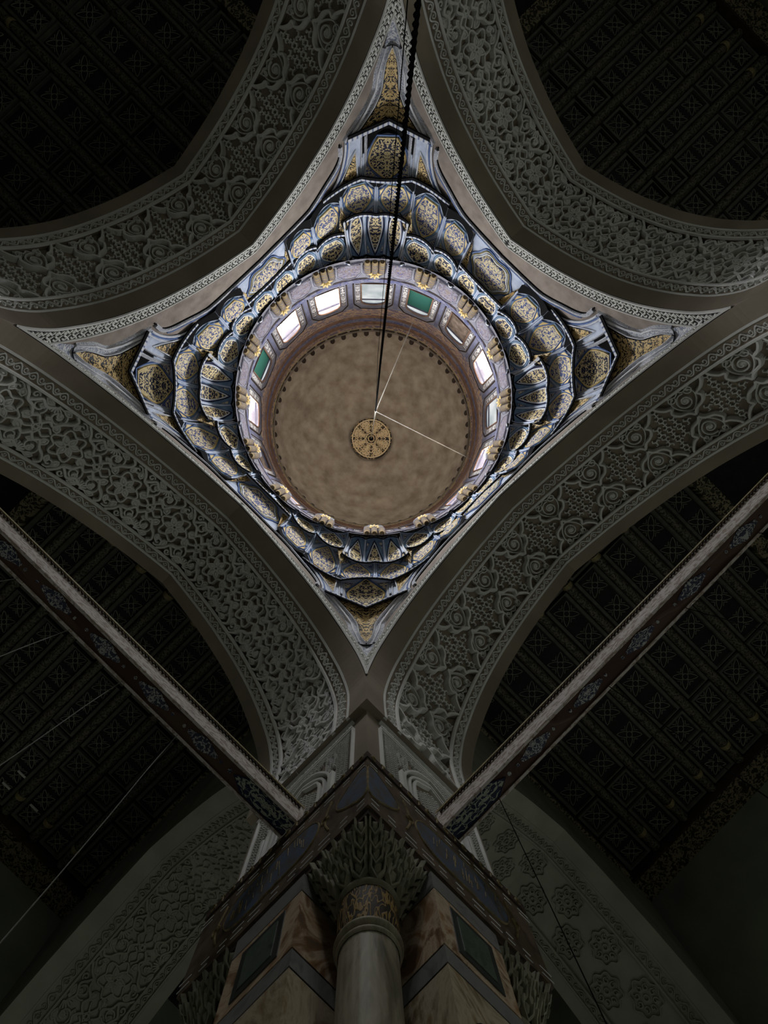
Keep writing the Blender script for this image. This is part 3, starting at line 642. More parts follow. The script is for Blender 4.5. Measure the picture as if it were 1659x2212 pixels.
# ------------------------------------------------------------------ painted tie beams
def tie_beam(name, L, mp, loc, label, flipv):
    """mp(l, w, h): along the beam, from the inner side outwards, height"""
    root = empty(name, loc); tag(root, label, 'beam', 'painted tie beams across the arches')
    h0, h1, wd = 7.2, 7.54, .275
    def bx(nm, mat, l0, l1, w0, w1, a, b_):
        m = MB(); V = [mp(l, w_, h) for h in (a, b_) for w_ in (w0, w1) for l in (l0, l1)]
        U = [(l, (w_ + h - a), 0) for h in (a, b_) for w_ in (w0, w1) for l in (l0, l1)]
        m.add(V, [(0, 2, 3, 1), (4, 5, 7, 6), (0, 1, 5, 4), (2, 6, 7, 3), (0, 4, 6, 2), (1, 3, 7, 5)], U); return m.build(nm, mat, root)
    bx('core', 'beam_bottom', -L, L, .02, wd, h0, h1)
    bx('side_board', 'beam_side', -L, L, 0, .02, h0 + .03, h1 - .06)
    bx('top_fillet', 'dull_gold', -L, L, -.035, .02, h1 - .012, h1 + .02)
    bx('edge_bead', 'beam_side', -L, L, wd - .005, wd + .03, h0 - .012, h0 + .05)
    bx('edge_bead', 'beam_side', -L, L, -.012, .03, h0 - .012, h0 + .03)
    m = MB(); n = int(2 * L / .062)
    sd = lambda l, h, nn: np.array([mp(a_, -c_, b_) for a_, b_, c_ in zip(np.atleast_1d(l), np.atleast_1d(h), np.atleast_1d(nn))])
    for k in range(n):
        l = -L + (k + .5) * 2 * L / n; ribbon(m, [(l - .022, h1 - .06), (l + .022, h1 - .014)], .014, .03, sd)
    tag(m.build('rope_moulding', 'dark_brown', root), kind='stuff')
    bx('rope_moulding_back', 'beam_side', -L, L, -.008, .0, h1 - .064, h1 - .012)
    bt = lambda l, w_, nn: np.array([mp(a_, b_, h0 - c_) for a_, b_, c_ in zip(np.atleast_1d(l), np.atleast_1d(w_), np.atleast_1d(nn))])
    for sg in (-1, 1):
        ol = [(sg * (L - .02), .03), (sg * (L - .85), .03), (sg * (L - .92), .07), (sg * (L - 1.06), wd / 2), (sg * (L - .92), wd - .07), (sg * (L - .85), wd - .03), (sg * (L - .02), wd - .03)]
        m = MB(); plate(m, ol, .006, bt, edge=.005, rim=.92, uvc=(sg * (L - .5), wd / 2)); o = m.build('end_panel', 'beam_panel', root)
        m = MB(); ribbon(m, ol, .010, .009, bt, True); q = m.build('end_panel_line', 'navy', root); q.parent = o
        m = MB(); plate(m, circ(sg * (L - 1.13), wd / 2, .03, 10), .006, bt, edge=.004); q = m.build('finial', 'beam_medal', root); q.parent = o
        bx('bracket', 'beam_side', min(sg * (L - .06), sg * L), max(sg * (L - .06), sg * L), -.03, wd + .03, h0 - .1, h1 + .04)
    n = int((2 * L - 2.6) / .96)
    for k in range(n + 1):
        l = -L + 1.62 + k * (2 * L - 3.24) / n
        ol = np.stack([l + .26 * np.cos(t_ := np.linspace(0, 2 * math.pi, 20, endpoint=False)), wd / 2 + .075 * np.sin(t_) * (1 + .25 * np.cos(4 * t_))], 1)
        m = MB(); plate(m, ol, .006, bt, edge=.004, uvc=(l, wd / 2)); o = m.build('painted_medallion', 'beam_medal', root)
        for sg in (-1, 1): m = MB(); plate(m, circ(l + sg * .33, wd / 2, .024, 8), .006, bt, edge=.004, uvc=(l + sg * .33, wd / 2)); q = m.build('painted_star', 'beam_medal', root); q.parent = o
    return root
YB, XB = -B - 1.28, -A - 1.41
tie_beam('tie_beam', A + .06, lambda l, w_, h: (l, YB - w_, h), (0, YB - .11, 7.2 + Z0), 'painted timber tie beam with blue medallions on the lower left', 1)
tie_beam('tie_beam', B + .06, lambda l, w_, h: (XB - w_, l, h), (XB - .11, 0, 7.2 + Z0), 'painted timber tie beam with blue medallions on the lower right', 1)
# lamp wires that hang from the beams
for i, (x, side) in enumerate(((.09, 'S'), (-.83, 'S'), (-1.76, 'S'), (-2.74, 'S'), (-4.25, 'W'), (-2.2, 'W'), (-.75, 'W'), (.65, 'W'))):
    pos = (x, YB - .275) if side == 'S' else (XB - .275, x)
    m = MB(); z = np.linspace(0, 7.2 - (-.6), 9); P = np.column_stack([.006 * np.sin(z * 2), 0 * z, -z]); tube(m, P, .0055 if side == 'S' else .006, 6)
    o = m.build('lamp_wire', 'cord_grey' if side == 'S' else 'rope_dark', None, z0=False); o.location = (*pos, 7.2 + Z0)
    nth = ('first', 'second', 'third', 'fourth')[i % 4]
    tag(o, ('pale lamp wire hanging from the left tie beam, %s from the left edge' if side == 'S' else 'black lamp wire hanging from the right tie beam, %s from the pier') % nth, 'wire', 'lamp wires hanging from the tie beams')

# ------------------------------------------------------------------ muqarnas pendentives
def quart(P0, P1):
    P0 = np.array(P0, float); P1 = np.array(P1, float); d = P1 - P0
    def f(t):
        t = np.asarray(t, float); k = 1 - np.cos(t * math.pi / 2); z = np.sin(t * math.pi / 2); return P0 + np.stack([k, k, z], -1) * d
    return f
def tab(ts, Ps):
    Ps = np.array(Ps, float); return lambda t: np.stack([np.interp(t, ts, Ps[:, i]) for i in range(3)], -1)
class Patch:
    """curved cell between a left, a middle and a right profile; x across and y up, in metres"""
    def __init__(s, L, Mm, R, lin=False):
        s.lin = lin; s.L, s.M, s.R = L, Mm, R
        t = np.linspace(0, 1, 12); P = Mm(t); s.ly = np.linalg.norm(np.diff(P, axis=0), axis=1).sum(); s.lx = .25 * (np.linalg.norm(L(.5) - R(.5)) + np.linalg.norm(L(.9) - R(.9)))
        d1 = s.raw(.05, .5) - s.raw(-.05, .5); d2 = s.raw(0, .55) - s.raw(0, .45); n = np.cross(d1, d2); c = s.raw(0, .5); s.sg = 1 if np.dot(n, np.array([0, 0, c[2] - 6]) - c) > 0 else -1
    def raw(s, u, t):
        u = np.asarray(u, float)[..., None]
        if s.lin: return s.M(t) + np.where(u > 0, (s.R(t) - s.M(t)) * u, (s.M(t) - s.L(t)) * u)
        return s.L(t) * (u * (u - 1) / 2) + s.M(t) * (1 - u * u) + s.R(t) * (u * (u + 1) / 2)
    def map(s, x, y, n):
        u = np.asarray(x, float) / s.lx; t = np.asarray(y, float) / s.ly; e = .02
        P = s.raw(u, t); d1 = s.raw(u + e, t) - s.raw(u - e, t); d2 = s.raw(u, t + e) - s.raw(u, t - e)
        N = np.cross(d1, d2); N = N / (np.linalg.norm(N, axis=-1, keepdims=True) + 1e-9) * s.sg
        return P + N * np.asarray(n, float)[..., None]
def shield_w(x):
    x = np.asarray(x, float); return np.where(x < .36, np.sqrt(np.clip(1 - ((.36 - x) / .36) ** 2 * .72, 0, 1)), np.clip(1 - ((x - .36) / .64) ** 1.7, 0, 1))
def cell(root, pt, mat='gold_on_navy', base='grey_blue', t0=.2, t1=.93, wm=.72, frame='pale_grey', frame2='mid_blue', tri=True, foot_shade=True, bulge=.05, lip=True, dark=.2, low=False):
    lx, ly = pt.lx, pt.ly
    m = MB(); sheet(m, np.linspace(-lx, lx, 9), np.linspace(0, ly, 11), pt.map); m.build('niche_back', base, root, True)
    if foot_shade:
        m = MB(); fm = lambda x, y, n: pt.map(x, y * ly * (dark + .13 * (x / lx) ** 2), n); sheet(m, np.linspace(-lx, lx, 11), [0, .33, .66, 1], fm, .012); m.build('niche_shade', 'black_paint_and_shade', root)  # shadow gap at the niche foot, painted as a black sheet
    xs = np.linspace(0, 1, 15); wv = shield_w(xs) * wm * lx; yv = (t0 + (t1 - t0) * xs) * ly
    cols = np.linspace(-1, 1, 9); V = []; U = []
    for y, w_ in zip(yv, wv):
        x = cols * w_; n = .03 + bulge * (1 - cols ** 2) * min(1, w_ / (wm * lx) + .2); V.append(pt.map(x, np.full(9, y), n)); U.append(np.column_stack([x, np.full(9, y), np.zeros(9)]))
    m = MB(); m.add(np.concatenate(V), gridfaces(15, 9), np.concatenate(U)); sh = m.build('shield', mat, root, True)
    ol = np.concatenate([np.column_stack([wv, yv]), np.column_stack([-wv, yv])[::-1][1:]])
    m = MB(); ribbon(m, ol, .024, .05, pt.map, True); q = m.build('shield_rim', frame, root); q.parent = sh
    c = np.array([0, yv.mean()]); m = MB(); ribbon(m, c + (ol - c) * 1.13, .028, .03, pt.map, True); q = m.build('shield_band', frame2, root); q.parent = sh
    if tri:
        for sg in (-1, 1):
            tr = np.array([(sg * .93 * lx, .97 * ly), (sg * .93 * lx, .62 * ly), (sg * .30 * lx, .97 * ly)]); c = tr.mean(0)
            m = MB(); plate(m, c + (tr - c) * .48, .02, pt.map, edge=.012, uvc=c); o = m.build('spandrel', 'gold_on_blue', root)
            m = MB(); ribbon(m, c + (tr - c) * .74, .018, .025, pt.map, True); q = m.build('spandrel_rim', 'teal', root); q.parent = o
    for sg in (-1, 1):
        ys_ = np.linspace(dark + .06, 1, 9) * ly
        m = MB(); ribbon(m, np.column_stack([np.full(9, sg * .965 * lx), ys_]), .018, .04, pt.map); m.build('cell_rib', 'grey_blue', root)
    if low:
        for sg in (-1, 1):
            tr = np.array([(sg * .95 * lx, (dark + .12) * ly), (sg * .95 * lx, .56 * ly), (sg * .34 * lx, (dark + .02) * ly)]); c = tr.mean(0)
            m = MB(); plate(m, c + (tr - c) * .42, .02, pt.map, n0=.02, edge=.012, uvc=c); o = m.build('corner_panel', 'gold', root)
            m = MB(); ribbon(m, c + (tr - c) * .7, .024, .03, pt.map, True, n0=.012); q = m.build('corner_panel_rim', 'mid_blue', root); q.parent = o
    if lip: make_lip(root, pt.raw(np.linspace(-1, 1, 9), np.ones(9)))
def make_lip(root, P, hgt=.075, mat='lip_dash'):
    """projecting edge along the top of a tier: a pale fascia over a painted shadow strip"""
    P = np.asarray(P, float); rr = np.hypot(P[:, 0], P[:, 1])[:, None]; inn = np.column_stack([-P[:, :2] / rr, np.zeros(len(P))])
    z = np.array([0, 0, 1.]); N = len(P)
    prof = [(0, -hgt), (.05, -hgt), (.05, 0.01), (-.12, .01)]; V = np.concatenate([P + inn * a_ + z * b_ for a_, b_ in prof])
    acc = np.concatenate([[0], np.cumsum(np.linalg.norm(np.diff(P, axis=0), axis=1))]); m = MB(); m.add(V, gridfaces(4, N), np.concatenate([np.column_stack([acc, np.full(N, k * .1), acc * 0]) for k in range(4)])); m.build('lip', mat, root)
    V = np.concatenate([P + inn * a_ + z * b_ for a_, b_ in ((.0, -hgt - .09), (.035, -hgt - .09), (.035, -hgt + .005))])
    m = MB(); m.add(V, gridfaces(3, N)); m.build('lip_shade', 'black_paint_and_shade', root)  # black strip painted in as the shadow below the lip
def wall_r(th): return min(A / max(1e-6, math.cos(th)), B / max(1e-6, math.sin(th)))
def lip2(phi): return float(np.interp(abs(phi), [0, 11, 17, 22, 28, 34, 40, 45], [5.22, 5.08, 4.98, 4.88, 4.78, 4.66, 4.56, 4.52]))
H1, H2, H3, RD = 15.45, 16.72, 17.85, 4.4
def rise2(c): return {6: 16.56, 17: 16.96, 28: 16.88}.get(round(abs(c)), 16.74)     # top of the second tier: low over the melon niche, high beside it
def lip2c(ph, c): return lip2(ph) - (.14 if round(abs(c)) == 17 else .10 if round(abs(c)) == 28 else 0)
def pendentive(sx, sy, label):
    loc = (sx * A, sy * B, 12.2 + Z0); root = empty('muqarnas_pendentive', loc); tag(root, label, 'pendentive', 'muqarnas pendentives under the dome')
    C = lambda p, q, h: (sx * (A - p), sy * (B - q), h)
    Pq = lambda r, ph, h: (sx * r * math.cos(math.radians(45 - ph)), sy * r * math.sin(math.radians(45 - ph)), h)
    sw = lambda p: (p[1], p[0], p[2])
    # foot: a narrow gilt niche that opens upwards between the two walls
    tl = [0, .25, .45, .65, 1]; Lp = [(.03, .25, 12.25), (.04, .5, 12.75), (.05, .57, 13.15), (.05, .9, 13.55), (.06, 1.52, 14.0)]
    Mp = [(.13, .13, 12.2), (.17, .17, 12.75), (.22, .22, 13.15), (.32, .32, 13.55), (.5, .5, 13.88)]
    pt = Patch(tab(tl, [C(*p) for p in Lp]), tab(tl, [C(*p) for p in Mp]), tab(tl, [C(*sw(p)) for p in Lp]), True)
    V = []; U = []; ys = np.linspace(0, pt.ly, 17); xs = np.linspace(-1, 1, 11)
    m = MB(); sheet(m, np.linspace(-pt.lx, pt.lx, 11), ys, pt.map); m.build('foot_niche', 'grey_scroll', root)
    hwid = np.interp(ys / pt.ly, [0, .04, .12, .5, .65, 1], [.0, .25, .50, .52, .62, .84]) * pt.lx
    V = [pt.map(xs * w_, np.full(11, y), np.full(11, .02)) for y, w_ in zip(ys, hwid)]; U = [np.column_stack([xs * w_ * np.interp(y / pt.ly, [0, .5, 1], [.35, .5, 1]), np.full(11, y), np.zeros(11)]) for y, w_ in zip(ys, hwid)]
    m = MB(); m.add(np.concatenate(V), gridfaces(17, 11), np.concatenate(U)); m.build('foot_panel', 'gold_on_black', root)
    for sg in (-1, 1):
        m = MB(); ribbon(m, np.column_stack([sg * hwid, ys]), .022, .04, pt.map); m.build('foot_panel_rim', 'black_paint_and_shade', root)
        m = MB(); ribbon(m, np.column_stack([sg * (hwid + .05), ys]), .022, .06, pt.map); m.build('foot_panel_rim', 'pale_grey', root)
    for e, mt, hw in ((.97, 'pale_grey', .05),):
        for sg in (-1, 1):
            m = MB(); ribbon(m, np.column_stack([np.full(17, sg * e * pt.lx), ys]), hw, .05, pt.map); m.build('foot_border', mt, root)
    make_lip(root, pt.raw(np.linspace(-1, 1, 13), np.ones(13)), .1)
    # tip filler under the foot niche
    m = MB(); fz = tab([0, 1], [C(.02, .3, 12.3), C(.02, .06, 11.6)]); gz = tab([0, 1], [C(.3, .02, 12.3), C(.06, .02, 11.6)]); mz = tab([0, 1], [C(.1, .1, 12.3), C(.03, .03, 11.6)])
    p2 = Patch(fz, mz, gz); sheet(m, np.linspace(-p2.lx, p2.lx, 5), np.linspace(0, p2.ly, 5), p2.map); m.build('tip_scroll', 'grey_scroll', root)
    # first tier: big shield with two flanks
    c0, c1 = (.16, 1.12, 13.95), (.36, 1.36, H1 - .03)
    pt = Patch(quart(C(*c0), C(*c1)), quart(C(.26, .26, 13.9), C(.9, .9, H1 - .03)), quart(C(*sw(c0)), C(*sw(c1))))
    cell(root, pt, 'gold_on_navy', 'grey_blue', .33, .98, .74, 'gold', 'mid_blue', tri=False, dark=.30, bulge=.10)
    for sg in (-1, 1):
        tr = np.array([(sg * .95 * pt.lx, .97 * pt.ly), (sg * .95 * pt.lx, .45 * pt.ly), (sg * .25 * pt.lx, .97 * pt.ly)]); c = tr.mean(0)
        m = MB(); plate(m, c + (tr - c) * .62, .03, pt.map, edge=.015, uvc=c); m.build('spandrel', 'gold_on_blue', root)
        m = MB(); ribbon(m, np.column_stack([np.full(10, sg * .88 * pt.lx), np.linspace(.12, .9, 10) * pt.ly]), .04, .04, pt.map); m.build('cell_border', 'grey_scroll', root)
    for k in (0, 1):
        S_ = (lambda p: sw(p)) if k else (lambda p: p)
        w0, w1 = (.04, 1.62, 14.0), (.04, 2.55, H1 + .05)
        pf = Patch(quart(C(*S_(w0)), C(*S_(w1))), quart(C(*S_((.06, 1.36, 13.95))), C(*S_((.16, 1.9, H1)))), quart(C(*S_(c0)), C(*S_(c1))))
        m = MB(); sheet(m, np.linspace(-pf.lx, pf.lx, 9), np.linspace(0, pf.ly, 11), pf.map); m.build('flank_back', 'grey_blue', root, True)
        for e, mt in ((-.9, 'pale_grey'), (-.68, 'mid_blue'), (-.46, 'pale_grey'), (.92, 'grey_scroll')):
            m = MB(); ribbon(m, np.column_stack([np.full(10, e * pf.lx), np.linspace(.03, .97, 10) * pf.ly]), .035, .035, pf.map); m.build('flank_band', mt, root)
        tr = np.array([(-.3 * pf.lx, .95 * pf.ly), (.8 * pf.lx, .95 * pf.ly), (.35 * pf.lx, .25 * pf.ly)]); c = tr.mean(0)
        m = MB(); plate(m, c + (tr - c) * .86, .02, pf.map, edge=.01, uvc=c); o = m.build('flank_panel', 'gold_on_black', root)
        m = MB(); ribbon(m, tr, .02, .03, pf.map, True); q = m.build('flank_panel_rim', 'pale_grey', root); q.parent = o
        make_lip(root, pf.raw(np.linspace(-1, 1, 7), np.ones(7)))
    # second tier: six shields
    for c in (-28.125, -16.875, -5.625, 5.625, 16.875, 28.125):
        def low(ph, d): return min(5.74, wall_r(math.radians(45 - ph)) - .04) - d
        b0, b1 = c - 5.625, c + 5.625
        pt = Patch(quart(Pq(low(b0, .12), b0, H1 + .03), Pq(lip2c(b0, c) - .05, b0, rise2(c))), quart(Pq(low(c, 0), c, H1 + .03), Pq(lip2c(c, c) + .05, c, rise2(c))), quart(Pq(low(b1, .12), b1, H1 + .03), Pq(lip2c(b1, c) - .05, b1, rise2(c))))
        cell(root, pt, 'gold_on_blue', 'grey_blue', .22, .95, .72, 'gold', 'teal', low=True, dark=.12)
    # dark gilt triangles beside the melon niche
    for c in (-12.8, 12.8):
        sg = 1 if c > 0 else -1
        V = np.array([Pq(5.30, sg * 11.2, H2 - .55), Pq(5.10, sg * 9.2, H2 - .06), Pq(4.90, sg * 13.6, H2 + .36)]); m = MB(); m.add(np.concatenate([V, V + np.array([-sx * .05, -sy * .05, 0])]), [(0, 1, 2), (3, 4, 5), (0, 1, 4, 3), (1, 2, 5, 4), (2, 0, 3, 5)], [(0, 0, 0), (-.2, .7, 0), (.25, .7, 0)] * 2); m.build('web', 'gold_on_black', root)
    for sg in (-1, 1):
        tt = np.linspace(0, 1, 7); ro_ = 5.46 - .0042 * 108 + .03
        P0 = np.array([Pq(ro_ + (RD + .2 - ro_) * (1 - math.cos(t * math.pi / 2)), sg * (10.6 - .9 * t), H2 - .27 + (H3 - H2 + .25) * math.sin(t * math.pi / 2)) for t in tt])
        P1 = np.array([Pq(np.hypot(p[0], p[1]) - .09, sg * (11.3 - .9 * t), p[2] - .03) for p, t in zip(P0, tt)])
        m = MB(); m.add(np.concatenate([P0, P1]), gridfaces(2, 7)); m.build('melon_cheek', 'pale_grey', root)
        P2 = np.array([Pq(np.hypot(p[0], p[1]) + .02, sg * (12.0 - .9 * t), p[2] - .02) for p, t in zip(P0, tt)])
        m = MB(); m.add(np.concatenate([P1, P2]), gridfaces(2, 7)); m.build('melon_groove', 'black_paint_and_shade', root)
    # third tier: melon niche on the diagonal, shields on both sides
    for b0, b1 in ((-10.4, -3.9), (-3.9, 3.9), (3.9, 10.4)):
        c = (b0 + b1) / 2; ro = lambda ph: 5.50 - .0042 * ph * ph
        pt = Patch(quart(Pq(ro(b0) - .05, b0, H2 - .25), Pq(RD + .16, b0 * .9, H3 - .02)), quart(Pq(ro(c) + .06, c, H2 - .25), Pq(RD + .10, c * .9, H3 - .02)), quart(Pq(ro(b1) - .05, b1, H2 - .25), Pq(RD + .16, b1 * .9, H3 - .02)))
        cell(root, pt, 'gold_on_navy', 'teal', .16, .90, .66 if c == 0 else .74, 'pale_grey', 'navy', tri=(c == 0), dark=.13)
    for c in (-39.375, -28.125, -16.875, 16.875, 28.125, 39.375):
        b0, b1 = c - 5.625, c + 5.625
        if abs(b0) < 11.3: b0 = 10.6
        if abs(b1) < 11.3: b1 = -10.6
        lo = lambda ph, d: min(lip2c(ph, c) + .14, wall_r(math.radians(45 - ph)) - .02) - d
        pt = Patch(quart(Pq(lo(b0, .1), b0, rise2(c) + .02), Pq(RD - .02, b0, H3)), quart(Pq(lo(c, 0), c, rise2(c) + .02), Pq(RD + .10, c, H3)), quart(Pq(lo(b1, .1), b1, rise2(c) + .02), Pq(RD - .02, b1, H3)))
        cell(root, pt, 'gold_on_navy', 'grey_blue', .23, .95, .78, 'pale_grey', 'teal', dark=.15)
    # mouldings that edge the muqarnas on both walls
    for k in (0, 1):
        half = A if k else B
        mv = lambda d, h, n, k=k: np.array([C(*((a_, c_, b_) if k else (c_, a_, b_))) for a_, b_, c_ in zip(np.atleast_1d(d), np.atleast_1d(h), np.atleast_1d(n))])
        path = smooth([(.26, 12.25), (.48, 12.7), (.55, 13.12), (.68, 13.36), (.92, 13.54), (1.3, 13.77), (1.62, 13.97)], 4)
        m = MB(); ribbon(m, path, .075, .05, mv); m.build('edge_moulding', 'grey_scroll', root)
        m = MB(); ribbon(m, path + [-.075, .06], .022, .03, mv); m.build('edge_line', 'black_paint_and_shade', root)
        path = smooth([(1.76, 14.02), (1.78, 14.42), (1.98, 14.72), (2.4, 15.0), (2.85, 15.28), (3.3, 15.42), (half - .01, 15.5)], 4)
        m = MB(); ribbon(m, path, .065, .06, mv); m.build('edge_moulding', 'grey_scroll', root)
        m = MB(); ribbon(m, path + [.02, -.085], .022, .03, mv); m.build('edge_line', 'black_paint_and_shade', root)
        m = MB(); ribbon(m, path[6:] + [-.03, .10], .028, .05, mv); m.build('edge_line', 'mid_blue', root)
    return root
pendentive(1, 1, 'gilded blue muqarnas pendentive at the top of the dome opening, crossed by the black rope')
pendentive(1, -1, 'gilded blue muqarnas pendentive at the left corner of the dome opening')
pendentive(-1, 1, 'gilded blue muqarnas pendentive at the right corner of the dome opening')
pendentive(-1, -1, 'foreshortened muqarnas pendentive above the near pier, at the bottom of the dome opening')
# wide cartouche cells in the middle of each side, second tier
for nm, th0, lab in (('E', 0, 'upper left'), ('N', 90, 'upper right'), ('W', 180, 'lower right'), ('S', 270, 'lower left')):
    root = empty('muqarnas_cartouche', (0, 0, 0)); R_ = A if nm in 'EW' else B
    d = np.array([math.cos(math.radians(th0)), math.sin(math.radians(th0))]); root.location = (d[0] * R_, d[1] * R_, 15.5 + Z0)
    tag(root, 'wide wavy muqarnas cartouche between pendentives on the %s side' % lab, 'cartouche', 'wide cartouches between the pendentives')
    def Pp(r, dp, h): a_ = math.radians(th0 + dp); return (r * math.cos(a_), r * math.sin(a_), h)
    ro = lambda dp: R_ / math.cos(math.radians(dp)) - .04
    pt = Patch(quart(Pp(ro(11.25), -11.25, H1 + .08), Pp(4.60, -11.25, H2)), quart(Pp(ro(0), 0, H1 + .08), Pp(4.50, 0, H2)), quart(Pp(ro(11.25), 11.25, H1 + .08), Pp(4.60, 11.25, H2)))
    m = MB(); sheet(m, np.linspace(-pt.lx, pt.lx, 13), np.linspace(0, pt.ly, 9), pt.map); m.build('niche_back', 'grey_blue', root, True)
    t = np.linspace(0, 2 * math.pi, 40, endpoint=False); ol = np.stack([pt.lx * .62 * np.cos(t) * (1 + .06 * np.cos(6 * t)), pt.ly * .5 + pt.ly * .34 * np.sin(t) * (1 + .10 * np.cos(6 * t))], 1)
    m = MB(); plate(m, ol, .05, pt.map, edge=.03, uvc=(0, pt.ly * .5)); sh = m.build('shield', 'gold_on_blue', root, True)
    for k, mt in ((1.05, 'pale_grey'), (1.2, 'dull_gold'), (1.32, 'mid_blue')):
        c = ol.mean(0); m = MB(); ribbon(m, c + (ol - c) * k, .022, .035, pt.map, True); q = m.build('shield_band', mt, root); q.parent = sh
    for sg in (-1, 1):
        tr = np.array([(sg * .97 * pt.lx, .2 * pt.ly), (sg * .97 * pt.lx, .95 * pt.ly), (sg * .74 * pt.lx, .9 * pt.ly)]); m = MB(); plate(m, tr, .02, pt.map, edge=.015, uvc=tr.mean(0)); m.build('web', 'gold_on_black', root)
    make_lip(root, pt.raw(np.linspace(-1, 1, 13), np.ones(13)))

# ------------------------------------------------------------------ drum, windows, dome
drum = empty('wall_drum', (0, 0, H3 + Z0)); tag(drum, 'painted drum ring with sixteen windows under the dome', kind='structure')
m = MB()
arch_h = lambda s: 21.1 + .42 * math.sqrt(max(0, 1 - (s / .46) ** 2))
cs = [-.865, -.66, -.46, -.3, -.15, 0, .15, .3, .46, .66, .865]; STEP = math.pi / 8
HW0, HW1 = 19.5, 23.0
def cyl(th0, r0=RD):
    def f(x, h, n): a_ = th0 + np.asarray(x, float) / RD; r = r0 - np.asarray(n, float); return np.stack([r * np.cos(a_), r * np.sin(a_), np.broadcast_to(h, np.shape(a_))], -1)
    return f
sc_ = RD * STEP / 1.73
for k in range(16):
    fm = cyl(k * STEP)
    for i in range(len(cs) - 1):
        a_, b_ = cs[i] * sc_, cs[i + 1] * sc_
        def quad(h0a, h0b, h1a, h1b):
            m.add(fm(np.array([a_, b_, b_, a_]), np.array([h0a, h0b, h1b, h1a]), np.zeros(4)), [(0, 1, 2, 3)])
        if abs(cs[i]) <= .46 and abs(cs[i + 1]) <= .46: quad(H3 - .2, H3 - .2, HW0, HW0); quad(arch_h(cs[i]), arch_h(cs[i + 1]), HW1, HW1)
        else: quad(H3 - .2, H3 - .2, HW1, HW1)
m.build('drum_shell', 'drum_paint', drum)
m = MB(); th = np.linspace(0, 2 * math.pi, 64, endpoint=False); V = []
for r in (RD - .03, 9.5): V.append(np.column_stack([r * np.cos(th), r * np.sin(th), 0 * th + H3 + .15]))
m.add(np.concatenate(V), gridfaces(2, 64, True)); m.build('added_shoulder_light_cap', 'stone_plain', drum)  # unseen cap added to keep sky light out around the drum
# what each window shows: s = sky, g = pale wall outside, b = green blind, c = closed board
SHOWN = {2: 'g', 1: 's', 0: 's', 15: 'b', 14: 's', 13: 'c', 12: 's', 3: 'b', 4: 'd', 5: 's', 6: 'g', 7: 's', 8: 's', 9: 'c', 10: 'c', 11: 'c'}
WHERE = {2: 'at the top centre', 1: 'just left of the top centre', 0: 'third left from the top', 15: 'with a green blind on the left', 14: 'at the far left', 13: 'closed with boards on the lower left', 12: 'seen edge-on at the lower left', 3: 'with a green blind right of the top centre',
         4: 'with a torn dark blind on the upper right', 5: 'on the right above the stay cord', 6: 'at the far right showing a grey wall', 7: 'on the lower right by the stay cord', 8: 'at the bottom right, seen edge-on', 9: 'hidden at the bottom right of the ring', 10: 'hidden at the very bottom of the ring', 11: 'hidden at the bottom left of the ring'}
DESC = {'s': 'white daylit arched window', 'g': 'pale grey arched window', 'b': 'arched window', 'd': 'arched window', 'c': 'arched window'}
PANE = {'s': 'clear_glass', 'g': 'grey_pane', 'b': 'green_blind', 'd': 'shut_board', 'c': 'shut_board'}
ol = [(-.46, HW0), (.46, HW0), (.46, 21.1)] + [(.46 * math.cos(t), 21.1 + .42 * math.sin(t)) for t in np.linspace(.25, math.pi - .25, 9)] + [(-.46, 21.1)]
ol = np.array(ol) * [sc_, 1]
